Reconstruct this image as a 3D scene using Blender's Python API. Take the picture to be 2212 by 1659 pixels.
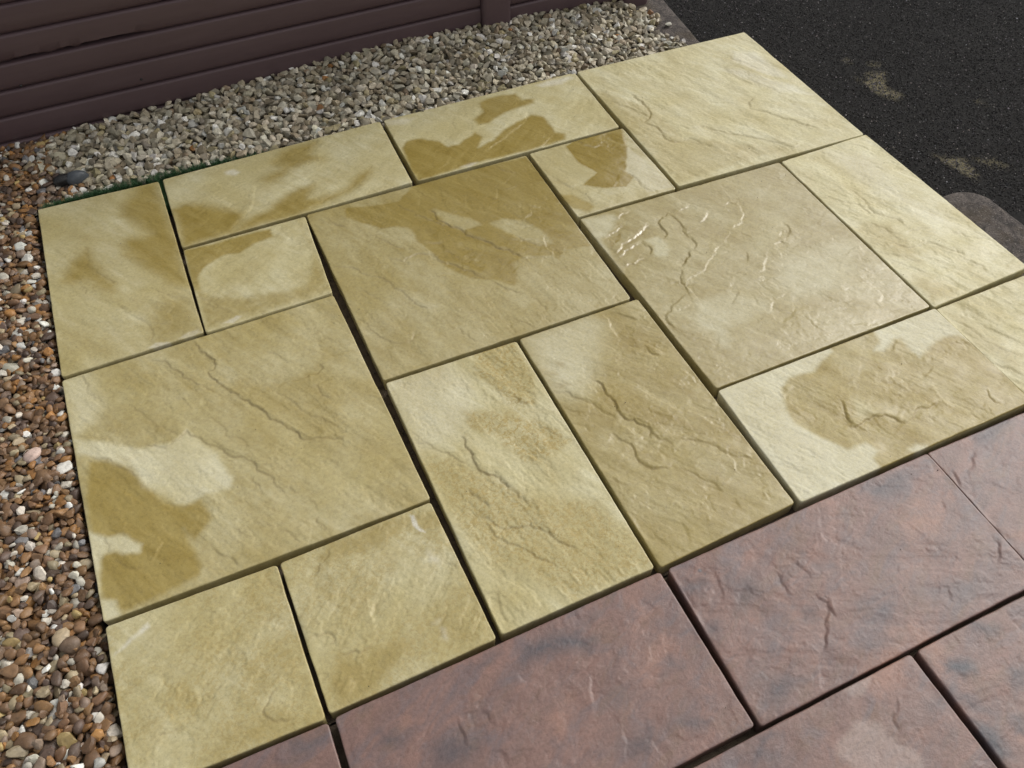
import bpy, math, random
import numpy as np
from mathutils import Vector, Matrix, Quaternion

# ------------------------------------------------------------------ camera, sky, sun, exposure
scene = bpy.context.scene
for o in list(bpy.data.objects):
    bpy.data.objects.remove(o)
COL = scene.collection
cam_data = bpy.data.cameras.new("camera")
cam = bpy.data.objects.new("camera", cam_data)
COL.objects.link(cam)
scene.camera = cam
cam_data.sensor_width = 36.0
cam_data.lens = 30.006
cam_data.clip_start = 0.02
cam_data.clip_end = 500.0
CAM = (0.37505, -2.03109, 1.35380)
RT = ((0.90872105, -0.41740126, -0.00149837), (0.32208315, 0.69891239, 0.6385796), (-0.2654967, -0.58077333, 0.76955431))
cam.matrix_world = Matrix.Translation(CAM) @ Matrix(RT).transposed().to_4x4()

SUN_EL, SUN_AZ = 42.0, 14.0      # azimuth measured from +x towards +y
world = bpy.data.worlds.new("World")
scene.world = world
world.use_nodes = True
wn = world.node_tree
for n in list(wn.nodes):
    wn.nodes.remove(n)
wo = wn.nodes.new('ShaderNodeOutputWorld')
wb = wn.nodes.new('ShaderNodeBackground')
sky = wn.nodes.new('ShaderNodeTexSky')
sky.sky_type = 'NISHITA'
sky.sun_disc = False
sky.sun_elevation = math.radians(SUN_EL)
sky.sun_rotation = math.radians(90.0 - SUN_AZ)
sky.dust_density = 4.0
sky.air_density = 1.2
hs = wn.nodes.new('ShaderNodeHueSaturation')   # an overcast sky: most of the blue is gone
hs.inputs['Saturation'].default_value = 0.12
wn.links.new(sky.outputs[0], hs.inputs['Color'])
wn.links.new(hs.outputs[0], wb.inputs[0])
wb.inputs[1].default_value = 0.15
wn.links.new(wb.outputs[0], wo.inputs[0])

sun_data = bpy.data.lights.new("sun", 'SUN')
sun_data.energy = 1.1
sun_data.angle = math.radians(32.0)
sun_data.color = (1.0, 0.955, 0.88)
sun = bpy.data.objects.new("sun", sun_data)
COL.objects.link(sun)
sd = Vector((math.cos(math.radians(SUN_EL)) * math.cos(math.radians(SUN_AZ)), math.cos(math.radians(SUN_EL)) * math.sin(math.radians(SUN_AZ)), math.sin(math.radians(SUN_EL))))
sun.rotation_euler = sd.to_track_quat('Z', 'Y').to_euler()
sun.location = sd * 10

scene.view_settings.view_transform = 'Standard'
scene.view_settings.look = 'None'
scene.view_settings.exposure = 0.0
scene.view_settings.gamma = 1.0
scene.view_settings.use_curve_mapping = False

# ------------------------------------------------------------------ traced layout, in world units
# QUADS: slab corners, 0.1 mm; LEDGES: riven steps, STAINS_REFLECTIONS: damp patches and painted fence reflection, BLOOMS_SHEEN: lime bloom and painted sky sheen, BLOTCHES: dark pigment, in mm
QUADS = {"S1":[[63,-25],[2994,-127],[2948,-5968],[0,-6014]],"S2":[[3095,-103],[9033,17],[8903,-2933],[3051,-2993]],"S3":[[9145,32],[15100,20],[14933,-2986],[9046,-2921]],"S4":[[15157,-16],[20984,-151],[20780,-6105],[15004,-5933]],"S5":[[3053,-3127],[6017,-3109],[5847,-5981],[2983,-6030]],"S6":[[6070,-3021],[12053,-3069],[11896,-8938],[6044,-8886]],"S7":[[12152,-3062],[14992,-3062],[14917,-5968],[12116,-5923]],"S8":[[12137,-5983],[17976,-6125],[17843,-11943],[12181,-11951]],"S9":[[18067,-6138],[20852,-6089],[20803,-11904],[17944,-12001]],"S10":[[-18,-6074],[5853,-5998],[5897,-11962],[30,-11929]],"S11":[[6056,-8970],[9008,-9031],[8945,-14927],[6004,-14933]],"S12":[[9087,-9003],[12035,-8991],[11996,-14865],[9048,-14963]],"S13":[[12155,-12029],[17864,-12044],[17795,-14921],[12057,-14920]],"S15":[[3008,-12084],[5874,-12024],[5912,-14951],[3039,-14982]],"S16":[[49,-12033],[2950,-12099],[2960,-15031],[52,-14928]],"R1":[[3091,-15068],[8989,-15026],[8971,-17904],[3035,-17937]],"R2":[[9140,-15052],[14973,-15020],[14893,-17943],[9039,-17962]],"R5":[[6031,-18036],[11942,-18012],[11915,-20930],[6023,-20931]],"R6":[[12069,-18011],[17915,-18033],[17907,-20928],[12015,-20929]],"S14":[[18021,-12040],[20928,-12042],[20920,-14937],[18024,-14938]],"R3":[[15119,-14997],[17924,-15038],[17916,-17933],[15019,-17934]],"R4":[[47,-15043],[2978,-15094],[2935,-17937],[39,-17938]]}
LEDGES = [
["S1",1.2,[98,-191,101,-216,100,-250,94,-267,100,-285,116,-309,128,-334,143,-366]],
["S1",0.8,[30,-177,43,-210,52,-227]],
["S1",1,[57,-304,68,-325,82,-350,78,-373]],
["S1",1,[62,-378,75,-393,84,-412]],
["S1",1.2,[224,-413,239,-438,255,-456,279,-472,287,-482]],
["S1",1.4,[138,-425,150,-449,161,-475,180,-498,193,-533,195,-557,189,-576]],
["S1",0.8,[100,-456,109,-474,114,-488,135,-523]],
["S1",-1,[225,-429,266,-484,282,-498]],
["S1",-1.2,[256,-455,253,-490,235,-506,241,-532,224,-547]],
["S1",1.6,[255,-596,269,-582,288,-583,294,-592]],
["S2",1,[480,-99,487,-126,477,-130]],
["S2",-1.5,[528,-122,500,-202,473,-241,442,-263,424,-284]],
["S2",-1.2,[701,-96,676,-150,621,-165,591,-175]],
["S2",-1.5,[753,-233,724,-251,675,-260,630,-277,609,-289]],
["S2",-1,[405,-8,384,-23,351,-56]],
["S2",1,[836,-248,830,-253,833,-271]],
["S2",1,[647,-169,662,-183,640,-197,630,-200]],
["S2",-0.8,[509,-32,463,-35,411,-68,371,-89]],
["S3",1,[1105,-61,1082,-96,1088,-127]],
["S3",-1.8,[1305,-106,1276,-161,1206,-202,1151,-231,1107,-258]],
["S3",-1.2,[1317,-253,1268,-286,1251,-301]],
["S3",1,[1480,-209,1464,-231,1451,-237]],
["S3",0.8,[1438,-256,1438,-269]],
["S3",-1,[1397,-191,1371,-221,1350,-236]],
["S3",-1.2,[1223,-111,1166,-134,1115,-144,1139,-97]],
["S3",1,[1338,11,1328,-16]],
["S3",-0.8,[992,-38,943,-72,922,-54,916,-19]],
["S3",-0.8,[1379,-80,1299,-112,1233,-132]],
["S4",3,[1605,-174,1613,-218,1609,-259,1601,-289,1586,-303,1563,-309]],
["S4",3,[1565,-310,1586,-344,1583,-379,1579,-397,1587,-417,1616,-434]],
["S4",1.8,[1527,-178,1545,-208,1568,-240,1586,-278,1590,-296]],
["S4",1.2,[1730,-27,1751,-42,1761,-66]],
["S4",1,[1727,-117,1733,-143,1751,-165]],
["S4",1,[1637,-343,1628,-355]],
["S4",2.2,[1647,-364,1661,-389,1694,-392,1716,-412,1752,-457,1799,-499,1847,-545,1867,-579,1901,-581]],
["S4",1.5,[1608,-426,1641,-428,1659,-470,1684,-506]],
["S4",-1.5,[1706,-269,1738,-323,1758,-380,1760,-400,1798,-442,1842,-495,1851,-539,1889,-584]],
["S4",1.2,[2002,-94,1973,-130,1995,-170,2020,-214,2035,-255,2046,-278]],
["S4",1,[1915,-166,1945,-227,1970,-285,1991,-331,2000,-357]],
["S4",2,[1920,-333,1886,-348,1869,-379,1902,-411,1936,-465,1966,-516,1984,-540]],
["S4",-1.5,[1980,-498,2005,-513,2017,-539,2029,-557,2028,-585]],
["S4",-1,[1996,-301,2019,-352,2064,-387]],
["S4",-1,[1781,-502,1787,-544]],
["S4",-1,[1915,-166,1949,-172,1973,-202,2001,-272,2044,-319]],
["S4",1.2,[1856,-26,1875,-50,1889,-76]],
["S4",1,[1771,-273,1780,-299,1833,-328,1845,-342]],
["S4",0.8,[1700,-542,1691,-576]],
["S4",-1,[1699,-586,1721,-597]],
["S5",1,[300,-473,321,-501,344,-536,358,-560,370,-577]],
["S5",0.9,[393,-510,415,-550,432,-576]],
["S5",1,[478,-552,494,-583]],
["S5",1,[520,-345,533,-378]],
["S5",-1,[508,-487,516,-516,505,-527]],
["S5",1,[320,-506,330,-529,341,-552]],
["S5",0.8,[538,-310,543,-355,555,-389,563,-420]],
["S6",2.5,[889,-410,898,-433,904,-469,921,-498,938,-525,950,-553,969,-574,982,-601,1003,-626,1012,-648,1023,-668]],
["S6",1.8,[735,-532,753,-547,769,-565,793,-553,812,-553,836,-572,842,-596,854,-613,880,-637,897,-659,907,-681,918,-700]],
["S6",2,[928,-713,942,-733,949,-753,965,-768,979,-778]],
["S6",1.6,[618,-510,649,-530,665,-549,674,-568,688,-581]],
["S6",1.8,[698,-579,709,-606,716,-640,732,-667,741,-692,751,-716,764,-730,781,-732]],
["S6",1.6,[656,-338,659,-359,671,-377,685,-394]],
["S6",1.5,[735,-444,755,-475,768,-505,783,-527]],
["S6",1.4,[613,-686,627,-719,632,-746,637,-761,648,-781,668,-803,695,-806,716,-785]],
["S6",1.3,[803,-810,805,-836,815,-853,832,-874,839,-882]],
["S6",1,[853,-800,854,-813,873,-830]],
["S6",1,[925,-830,934,-850,950,-873,953,-889]],
["S6",1.5,[843,-513,849,-528,875,-541]],
["S6",1.4,[1113,-315,1129,-348,1154,-378]],
["S6",1,[881,-304,896,-353,914,-381,911,-400]],
["S6",1.5,[1043,-589,1056,-614,1075,-644,1092,-658]],
["S6",-2.5,[1125,-505,1115,-534,1088,-547]],
["S6",-2.5,[1098,-605,1101,-628,1094,-655,1097,-681,1095,-701]],
["S6",1.2,[1024,-665,1055,-677,1076,-692,1090,-697]],
["S6",-1.4,[860,-530,873,-578,893,-623]],
["S6",1.2,[905,-604,918,-628,925,-640]],
["S6",1,[655,-615,667,-642,684,-677,692,-697]],
["S6",1.3,[822,-352,842,-388,854,-420,883,-452,907,-492]],
["S6",1,[989,-790,999,-817,1003,-840,989,-854]],
["S6",0.8,[825,-687,848,-714,850,-724]],
["S7",2,[1357,-295,1363,-330,1394,-352,1414,-357]],
["S7",-1.5,[1474,-301,1483,-338,1469,-379,1451,-378,1423,-342]],
["S7",1.5,[1410,-487,1420,-513,1418,-541,1419,-562,1432,-579]],
["S7",1.4,[1230,-454,1250,-477,1267,-513,1273,-543,1275,-564]],
["S7",-1.2,[1318,-309,1309,-343,1314,-361]],
["S7",1,[1320,-530,1342,-555,1351,-579]],
["S7",-1.2,[1339,-428,1349,-444]],
["S7",1,[1219,-377,1235,-435,1242,-466]],
["S8",2.5,[1449,-676,1471,-672,1492,-664]],
["S8",-2.2,[1492,-663,1499,-674,1505,-691]],
["S8",2.5,[1475,-734,1499,-724,1512,-709,1511,-701]],
["S8",2.8,[1423,-668,1404,-677,1383,-691,1379,-717,1380,-738,1365,-748]],
["S8",2,[1423,-668,1430,-699,1428,-733,1419,-756,1424,-778,1421,-803,1406,-813]],
["S8",2.8,[1401,-813,1388,-827,1365,-842,1350,-854]],
["S8",2.5,[1344,-857,1338,-873,1320,-895,1323,-909,1343,-912]],
["S8",2,[1296,-887,1312,-890,1314,-901]],
["S8",2,[1309,-932,1284,-944,1259,-955,1238,-968,1228,-981,1229,-998,1229,-1014]],
["S8",-2.5,[1610,-700,1597,-727,1580,-762,1568,-777,1531,-787]],
["S8",-1.8,[1531,-787,1510,-805,1479,-823,1451,-837,1433,-854,1414,-864,1392,-885,1359,-895]],
["S8",-2,[1569,-885,1545,-912,1521,-939,1504,-943]],
["S8",2,[1590,-875,1614,-876,1626,-891]],
["S8",2,[1660,-819,1663,-835,1656,-852,1630,-867,1621,-859,1634,-841]],
["S8",-2,[1456,-979,1463,-994,1464,-1012,1477,-1027,1453,-1056]],
["S8",-1.6,[1688,-1077,1703,-1093,1712,-1106,1706,-1127,1687,-1141]],
["S8",1.5,[1426,-971,1408,-989,1388,-1009]],
["S8",1.5,[1517,-870,1508,-889,1497,-903]],
["S8",2,[1421,-945,1429,-956]],
["S8",-1.5,[1448,-1060,1447,-1087,1455,-1099,1483,-1092,1508,-1076]],
["S8",1.2,[1247,-1141,1265,-1145]],
["S8",1.5,[1567,-706,1574,-702,1604,-701]],
["S8",2,[1736,-794,1755,-806]],
["S8",2,[1235,-691,1265,-678,1299,-666]],
["S8",2.5,[1231,-748,1276,-723,1317,-709,1344,-694,1361,-685]],
["S8",2,[1229,-760,1268,-746,1309,-738,1318,-769,1303,-787]],
["S8",2,[1225,-790,1256,-798,1274,-790,1289,-788]],
["S8",-1.5,[1480,-957,1481,-975,1512,-971]],
["S8",1.5,[1732,-856,1737,-869]],
["S8",-1,[1534,-1036,1486,-1088]],
["S8",1.5,[1286,-622,1300,-639,1317,-626,1342,-623]],
["S8",1,[1501,-967,1493,-938,1459,-922,1438,-925]],
["S9",1.3,[2008,-618,2030,-636,2047,-669,2064,-664]],
["S9",1,[1967,-694,1996,-721,2023,-750,2043,-774]],
["S9",2,[1884,-779,1897,-799,1897,-830,1893,-852,1887,-885,1908,-909,1924,-930,1919,-952]],
["S9",1.8,[1802,-778,1825,-785,1846,-820,1867,-836,1874,-856,1883,-887]],
["S9",1.6,[1851,-908,1870,-937,1876,-969]],
["S9",1.2,[1897,-977,1921,-972,1947,-975,1984,-989]],
["S9",1.5,[2012,-1011,2025,-1033,2040,-1054,2081,-1077]],
["S9",1.8,[1846,-988,1878,-1021,1904,-1024,1929,-1022,1952,-1055,1971,-1076,1980,-1102]],
["S9",-1.5,[1803,-873,1834,-888]],
["S9",1.3,[1976,-1100,1978,-1119,1989,-1142,1980,-1163]],
["S9",-2,[1823,-1114,1856,-1129,1866,-1148,1876,-1167,1891,-1185]],
["S9",-1.5,[1817,-1142,1836,-1157,1860,-1184]],
["S9",1.5,[1793,-1154,1802,-1169,1813,-1176]],
["S9",-1,[1795,-901,1821,-933,1836,-971]],
["S9",1.5,[1804,-1001,1814,-1018,1846,-1039,1865,-1074]],
["S9",1.2,[1802,-1032,1826,-1062,1859,-1108]],
["S10",2.5,[267,-613,278,-641,287,-664,299,-682,299,-699,280,-711,290,-739,301,-765,312,-788,328,-814,340,-832,354,-852,364,-874,375,-894,389,-914,400,-931,409,-953,421,-966,449,-977,480,-991,483,-1005]],
["S10",1.8,[174,-622,208,-650,222,-680,230,-705,248,-729,268,-752,284,-771]],
["S10",1.5,[40,-608,48,-639,44,-660,55,-681,74,-703]],
["S10",2.2,[128,-842,144,-854,162,-870,176,-862,209,-846,223,-869,236,-891,252,-905,267,-932,295,-955,311,-976,312,-997,326,-1013,335,-1036,342,-1055,355,-1071]],
["S10",1.2,[114,-724,142,-776,169,-816,193,-851,208,-849]],
["S10",1.3,[230,-823,245,-835,263,-837,272,-853,276,-889,295,-902,309,-921,314,-939]],
["S10",1.5,[25,-831,54,-848,66,-867,80,-886,96,-901,106,-923]],
["S10",1.6,[360,-1054,362,-1068,377,-1079]],
["S10",1.4,[307,-1004,300,-1020,309,-1043,307,-1065]],
["S10",2,[497,-783,502,-802,488,-814,469,-810,445,-813,424,-808,406,-811,380,-788]],
["S10",2,[457,-841,477,-841,478,-860,488,-881,498,-892]],
["S10",1.4,[389,-815,409,-838,424,-867,434,-898,454,-920,472,-945,486,-961]],
["S10",1.2,[402,-698,418,-715,429,-737,443,-760]],
["S10",1.2,[381,-1095,393,-1116,396,-1136]],
["S10",1,[197,-744,223,-774,233,-801]],
["S10",1.3,[437,-1024,448,-1034,460,-1055]],
["S10",1.4,[279,-1095,297,-1114,313,-1132,334,-1127]],
["S10",1.5,[315,-1134,329,-1148,340,-1169,347,-1184]],
["S10",1.6,[248,-1104,251,-1117,264,-1132]],
["S10",1.4,[198,-1114,201,-1129,211,-1147,228,-1165,241,-1183]],
["S10",1.6,[396,-1137,386,-1149,392,-1168,403,-1182]],
["S10",-1.5,[88,-1035,104,-1057,118,-1070,122,-1082,104,-1105,92,-1116]],
["S10",1.5,[34,-1076,52,-1097,68,-1113,91,-1117]],
["S10",1.5,[15,-1019,31,-1040,33,-1062]],
["S10",-1,[77,-1002,84,-1026,100,-1051]],
["S10",-1.2,[53,-899,71,-934,86,-963,88,-986]],
["S10",-1,[251,-760,248,-790,260,-822]],
["S11",3.5,[697,-1087,701,-1100,694,-1117,701,-1140,696,-1158,697,-1178,707,-1193,720,-1200,725,-1218,732,-1235,725,-1252]],
["S11",1.5,[604,-1066,630,-1075,636,-1092,651,-1110,663,-1123,673,-1144,682,-1161]],
["S11",2.2,[733,-1237,740,-1263,752,-1283]],
["S11",2.5,[658,-1204,664,-1220,673,-1236,681,-1254,679,-1268]],
["S11",2.5,[834,-1034,837,-1046,838,-1060,852,-1071]],
["S11",-2,[834,-1034,853,-1042,862,-1067]],
["S11",2,[806,-1007,812,-1024,826,-1032]],
["S11",1.3,[823,-919,837,-928,848,-945,852,-959]],
["S11",1.5,[794,-983,802,-992]],
["S11",-1.5,[727,-1040,740,-1063,747,-1109,757,-1125,785,-1130]],
["S11",1.5,[846,-1129,860,-1144,870,-1165,873,-1179]],
["S11",-1.5,[776,-1134,786,-1163,805,-1200,819,-1219]],
["S11",1.2,[846,-1258,863,-1282,878,-1304]],
["S11",1,[744,-990,764,-1008]],
["S11",2.5,[656,-1267,672,-1281,677,-1298,689,-1312,710,-1320,734,-1322,746,-1335,757,-1352,761,-1368,772,-1384,786,-1399,790,-1409]],
["S11",2,[659,-1282,666,-1307,677,-1333,693,-1350,706,-1367,715,-1388,730,-1401,742,-1420,749,-1430]],
["S11",-2.5,[651,-1408,664,-1426,678,-1446,683,-1467,685,-1480]],
["S11",1.3,[630,-1417,623,-1433,620,-1457,619,-1472]],
["S11",1.5,[794,-1444,795,-1458,792,-1469]],
["S11",-1,[790,-1468,802,-1480,818,-1484]],
["S11",1,[635,-1378,651,-1388,649,-1397]],
["S12",3.5,[997,-1068,1012,-1089,1006,-1113,1012,-1134,1006,-1158,1011,-1182,1026,-1193,1036,-1212,1043,-1230,1032,-1251]],
["S12",1.8,[910,-1063,937,-1073,942,-1091,960,-1110,973,-1127,980,-1154,997,-1180]],
["S12",2.5,[967,-1202,975,-1220,990,-1243,990,-1260,984,-1277,988,-1295,998,-1311,1022,-1318,1040,-1317]],
["S12",-2,[993,-1195,1005,-1205,1009,-1228,1021,-1250]],
["S12",2,[1041,-1234,1048,-1258,1063,-1273,1063,-1281]],
["S12",2.5,[1145,-1029,1147,-1042,1149,-1058,1165,-1070]],
["S12",-2,[1147,-1027,1161,-1044,1175,-1065]],
["S12",1.8,[1114,-1005,1121,-1020,1134,-1031]],
["S12",1.8,[1127,-916,1145,-924,1156,-939,1168,-958]],
["S12",-1.8,[1107,-906,1113,-925,1105,-952,1106,-978,1112,-989]],
["S12",-1.5,[1026,-1096,1044,-1104,1067,-1114,1078,-1133,1086,-1151,1098,-1174,1113,-1203,1125,-1221]],
["S12",1.5,[1037,-1049,1051,-1065,1056,-1072]],
["S12",-1.5,[1181,-1116,1189,-1138,1190,-1162,1198,-1184]],
["S12",1.8,[1085,-1271,1105,-1284,1132,-1309,1141,-1327,1154,-1345,1176,-1360,1197,-1377]],
["S12",-1.5,[1093,-1258,1103,-1275]],
["S12",1.5,[1049,-1327,1066,-1351,1078,-1375,1090,-1394,1095,-1410]],
["S12",-1.3,[1124,-1208,1146,-1231,1163,-1261,1180,-1290,1195,-1322]],
["S12",1.2,[1101,-1435,1103,-1451,1100,-1460]],
["S12",1.3,[922,-1260,927,-1275,940,-1289]],
["S12",1.2,[906,-1289,925,-1309,949,-1331]],
["S12",1,[914,-1111,934,-1133,933,-1148]],
["S13",3,[1428,-1329,1420,-1352,1410,-1373,1402,-1393]],
["S13",3,[1402,-1393,1428,-1394,1449,-1391,1474,-1394,1487,-1398,1497,-1413,1505,-1432]],
["S13",2.5,[1505,-1432,1528,-1423,1551,-1410,1577,-1418,1595,-1415,1608,-1410]],
["S13",2.5,[1532,-1361,1545,-1367,1549,-1378]],
["S13",-2.2,[1582,-1295,1574,-1315,1577,-1339,1569,-1367,1572,-1396,1582,-1407]],
["S13",2,[1373,-1388,1377,-1400,1383,-1409]],
["S13",2,[1342,-1245,1345,-1262,1366,-1260]],
["S13",1.8,[1330,-1257,1325,-1269,1329,-1277]],
["S13",2,[1736,-1298,1757,-1303,1775,-1316,1781,-1323]],
["S13",1.5,[1664,-1335,1635,-1348,1618,-1358]],
["S13",-1.8,[1616,-1360,1627,-1371,1618,-1399,1609,-1408]],
["S13",2,[1719,-1428,1710,-1446,1709,-1463,1728,-1470]],
["S13",-1.5,[1760,-1437,1747,-1463,1740,-1478]],
["S13",1.5,[1638,-1250,1619,-1264,1607,-1268]],
["S13",1.5,[1693,-1307,1708,-1309]],
["S13",1.3,[1447,-1467,1453,-1478]],
["S13",1.3,[1419,-1210,1425,-1218]],
["S13",-1.6,[1367,-1345,1363,-1365]],
["S13",-1.2,[1573,-1222,1526,-1269,1498,-1294,1459,-1312,1430,-1326]],
["S13",1,[1325,-1326,1339,-1328]],
["S13",1,[1550,-1421,1561,-1435,1570,-1460]],
["S14",-2,[1868,-1222,1892,-1244,1917,-1279]],
["S14",2,[1788,-1315,1787,-1344,1789,-1369,1797,-1387,1811,-1403,1822,-1432]],
["S14",1.5,[1842,-1273,1859,-1302,1875,-1335,1892,-1363]],
["S14",1.3,[1828,-1333,1841,-1364,1861,-1393]],
["S14",2,[1788,-1409,1791,-1431,1803,-1451]],
["S14",1,[1805,-1241,1819,-1273,1829,-1323]],
["S15",2.2,[348,-1412,362,-1416,378,-1423,390,-1421,402,-1418,407,-1415]],
["S15",-2,[473,-1325,452,-1337,434,-1348,417,-1365,418,-1387,414,-1406,400,-1414]],
["S15",1.5,[386,-1457,382,-1469,373,-1479]],
["S15",1.3,[540,-1299,555,-1299,574,-1312]],
["S15",-1.2,[539,-1342,520,-1353,506,-1366]],
["S15",1.3,[490,-1424,506,-1425,523,-1417]],
["S15",1.8,[396,-1213,382,-1233,362,-1244,345,-1262]],
["S15",2,[306,-1368,316,-1361,334,-1365,347,-1375,347,-1387,333,-1395]],
["S15",-1.5,[373,-1354,355,-1358,339,-1366]],
["S15",-1.3,[418,-1243,437,-1262,407,-1275,396,-1293]],
["S15",1,[566,-1318,580,-1341,578,-1360]],
["S15",1.2,[537,-1417,515,-1444,514,-1461]],
["S16",-2,[190,-1316,173,-1334,156,-1341,137,-1349,122,-1360]],
["S16",2,[242,-1425,227,-1434,214,-1447,213,-1460,222,-1472,240,-1480,254,-1481]],
["S16",-1.8,[121,-1366,124,-1384,123,-1407]],
["S16",2,[37,-1365,47,-1373,54,-1384]],
["S16",1.8,[47,-1419,59,-1417,74,-1422,88,-1424,103,-1422]],
["S16",-1.8,[85,-1311,72,-1327,73,-1347,57,-1356,42,-1360]],
["S16",-1.5,[73,-1374,75,-1391,80,-1406,100,-1410]],
["S16",1.3,[234,-1303,250,-1304,277,-1302]],
["S16",-1.3,[136,-1252,109,-1275,101,-1289]],
["S16",-1.3,[209,-1298,189,-1321]],
["S16",1.3,[271,-1220,277,-1239,295,-1254]],
["S16",1.3,[149,-1476,151,-1485]],
["S16",1,[14,-1389,33,-1387]],
["R1",-2,[599,-1559,597,-1569,604,-1583,617,-1597,632,-1600,647,-1598,662,-1606]],
["R1",2.2,[666,-1604,679,-1600,695,-1601,709,-1600]],
["R1",-2,[709,-1603,702,-1617,691,-1637,684,-1660]],
["R1",2.2,[620,-1601,610,-1605,609,-1615]],
["R1",2.2,[520,-1590,529,-1600,527,-1612,533,-1627]],
["R1",2,[485,-1587,482,-1606,480,-1623,483,-1635]],
["R1",1.6,[485,-1585,503,-1586,520,-1591]],
["R1",2,[733,-1505,730,-1515,728,-1526]],
["R1",2.2,[516,-1653,525,-1662,527,-1675,524,-1687]],
["R1",-1.5,[553,-1618,554,-1627,570,-1633]],
["R1",1.5,[413,-1522,425,-1526,431,-1536]],
["R1",1.5,[740,-1735,735,-1746]],
["R1",1.5,[729,-1748,726,-1759,729,-1765]],
["R1",1.5,[764,-1721,766,-1727]],
["R1",-1.5,[780,-1716,785,-1728]],
["R1",1.5,[322,-1551,321,-1568,320,-1582]],
["R1",1.3,[337,-1587,354,-1581]],
["R1",-1.5,[513,-1557,528,-1572,550,-1583]],
["R1",1.2,[500,-1524,505,-1537]],
["R1",-1,[722,-1584,737,-1599]],
["R1",1.2,[739,-1631,738,-1648]],
["R2",-3,[1200,-1557,1200,-1571,1208,-1583,1221,-1596]],
["R2",2,[1188,-1564,1198,-1558]],
["R2",2.5,[1084,-1586,1084,-1601,1080,-1619,1083,-1634]],
["R2",2,[1084,-1586,1104,-1586,1126,-1593,1129,-1606,1133,-1627]],
["R2",2.5,[1119,-1649,1119,-1662,1128,-1672,1124,-1686,1121,-1700]],
["R2",2.2,[1124,-1673,1110,-1695,1096,-1715,1080,-1731,1066,-1743]],
["R2",-2,[1046,-1753,1037,-1771,1024,-1790]],
["R2",2,[916,-1546,920,-1561,919,-1576,916,-1593]],
["R2",1.8,[921,-1583,942,-1590,957,-1581,966,-1569]],
["R2",2,[1438,-1687,1451,-1696]],
["R2",2,[1475,-1690,1476,-1708,1460,-1728,1441,-1739]],
["R2",1.8,[1428,-1750,1431,-1764]],
["R2",1.8,[1335,-1733,1329,-1743,1321,-1755,1323,-1762]],
["R2",-2,[910,-1679,923,-1687,935,-1695,951,-1698,964,-1698]],
["R2",-1.5,[1120,-1565,1134,-1573,1147,-1582]],
["R2",1.5,[1152,-1616,1154,-1625,1169,-1632]],
["R2",1.8,[1209,-1602,1212,-1612]],
["R2",1.3,[1100,-1528,1103,-1542]],
["R2",1.5,[1169,-1525,1167,-1538]],
["R2",-1.3,[1238,-1592,1251,-1597]],
["R2",1.5,[1017,-1670,1013,-1683]],
["R2",1.5,[1220,-1766,1217,-1777]],
["R2",1.5,[1357,-1717,1362,-1726]],
["R2",-1.3,[937,-1657,940,-1670]],
["R2",2,[1334,-1503,1327,-1522]],
["R2",-1,[1489,-1516,1477,-1546]],
["R2",-1.2,[925,-1697,925,-1714]],
["R2",-1.2,[1050,-1755,1072,-1771]],
["R3",2.5,[1512,-1545,1513,-1569,1506,-1592]],
["R3",2,[1597,-1533,1568,-1555,1534,-1575]],
["R3",2,[1500,-1665,1501,-1691,1502,-1716]],
["R4",1.3,[285,-1511,292,-1524]],
["R4",1.3,[210,-1519,220,-1536]],
["R4",-1,[246,-1511,221,-1512]],
["R5",-2,[1137,-1847,1149,-1849,1153,-1855]],
["R5",2,[1127,-1848,1110,-1867,1095,-1873,1092,-1892]],
["R5",2,[1077,-1896,1079,-1904,1091,-1915]],
["R5",2,[1073,-1921,1082,-1928]],
["R5",1.3,[1115,-1898,1127,-1905]],
["R5",1.3,[1160,-1926,1161,-1930]],
["R5",-1.6,[1170,-1971,1175,-1985]],
["R6",-2,[1383,-1823,1389,-1853]],
["R6",1.6,[1198,-1840,1199,-1846]],
["R6",1.5,[1231,-1860,1253,-1871]],
["R6",1.5,[1326,-1870,1328,-1888]],
]
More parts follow.
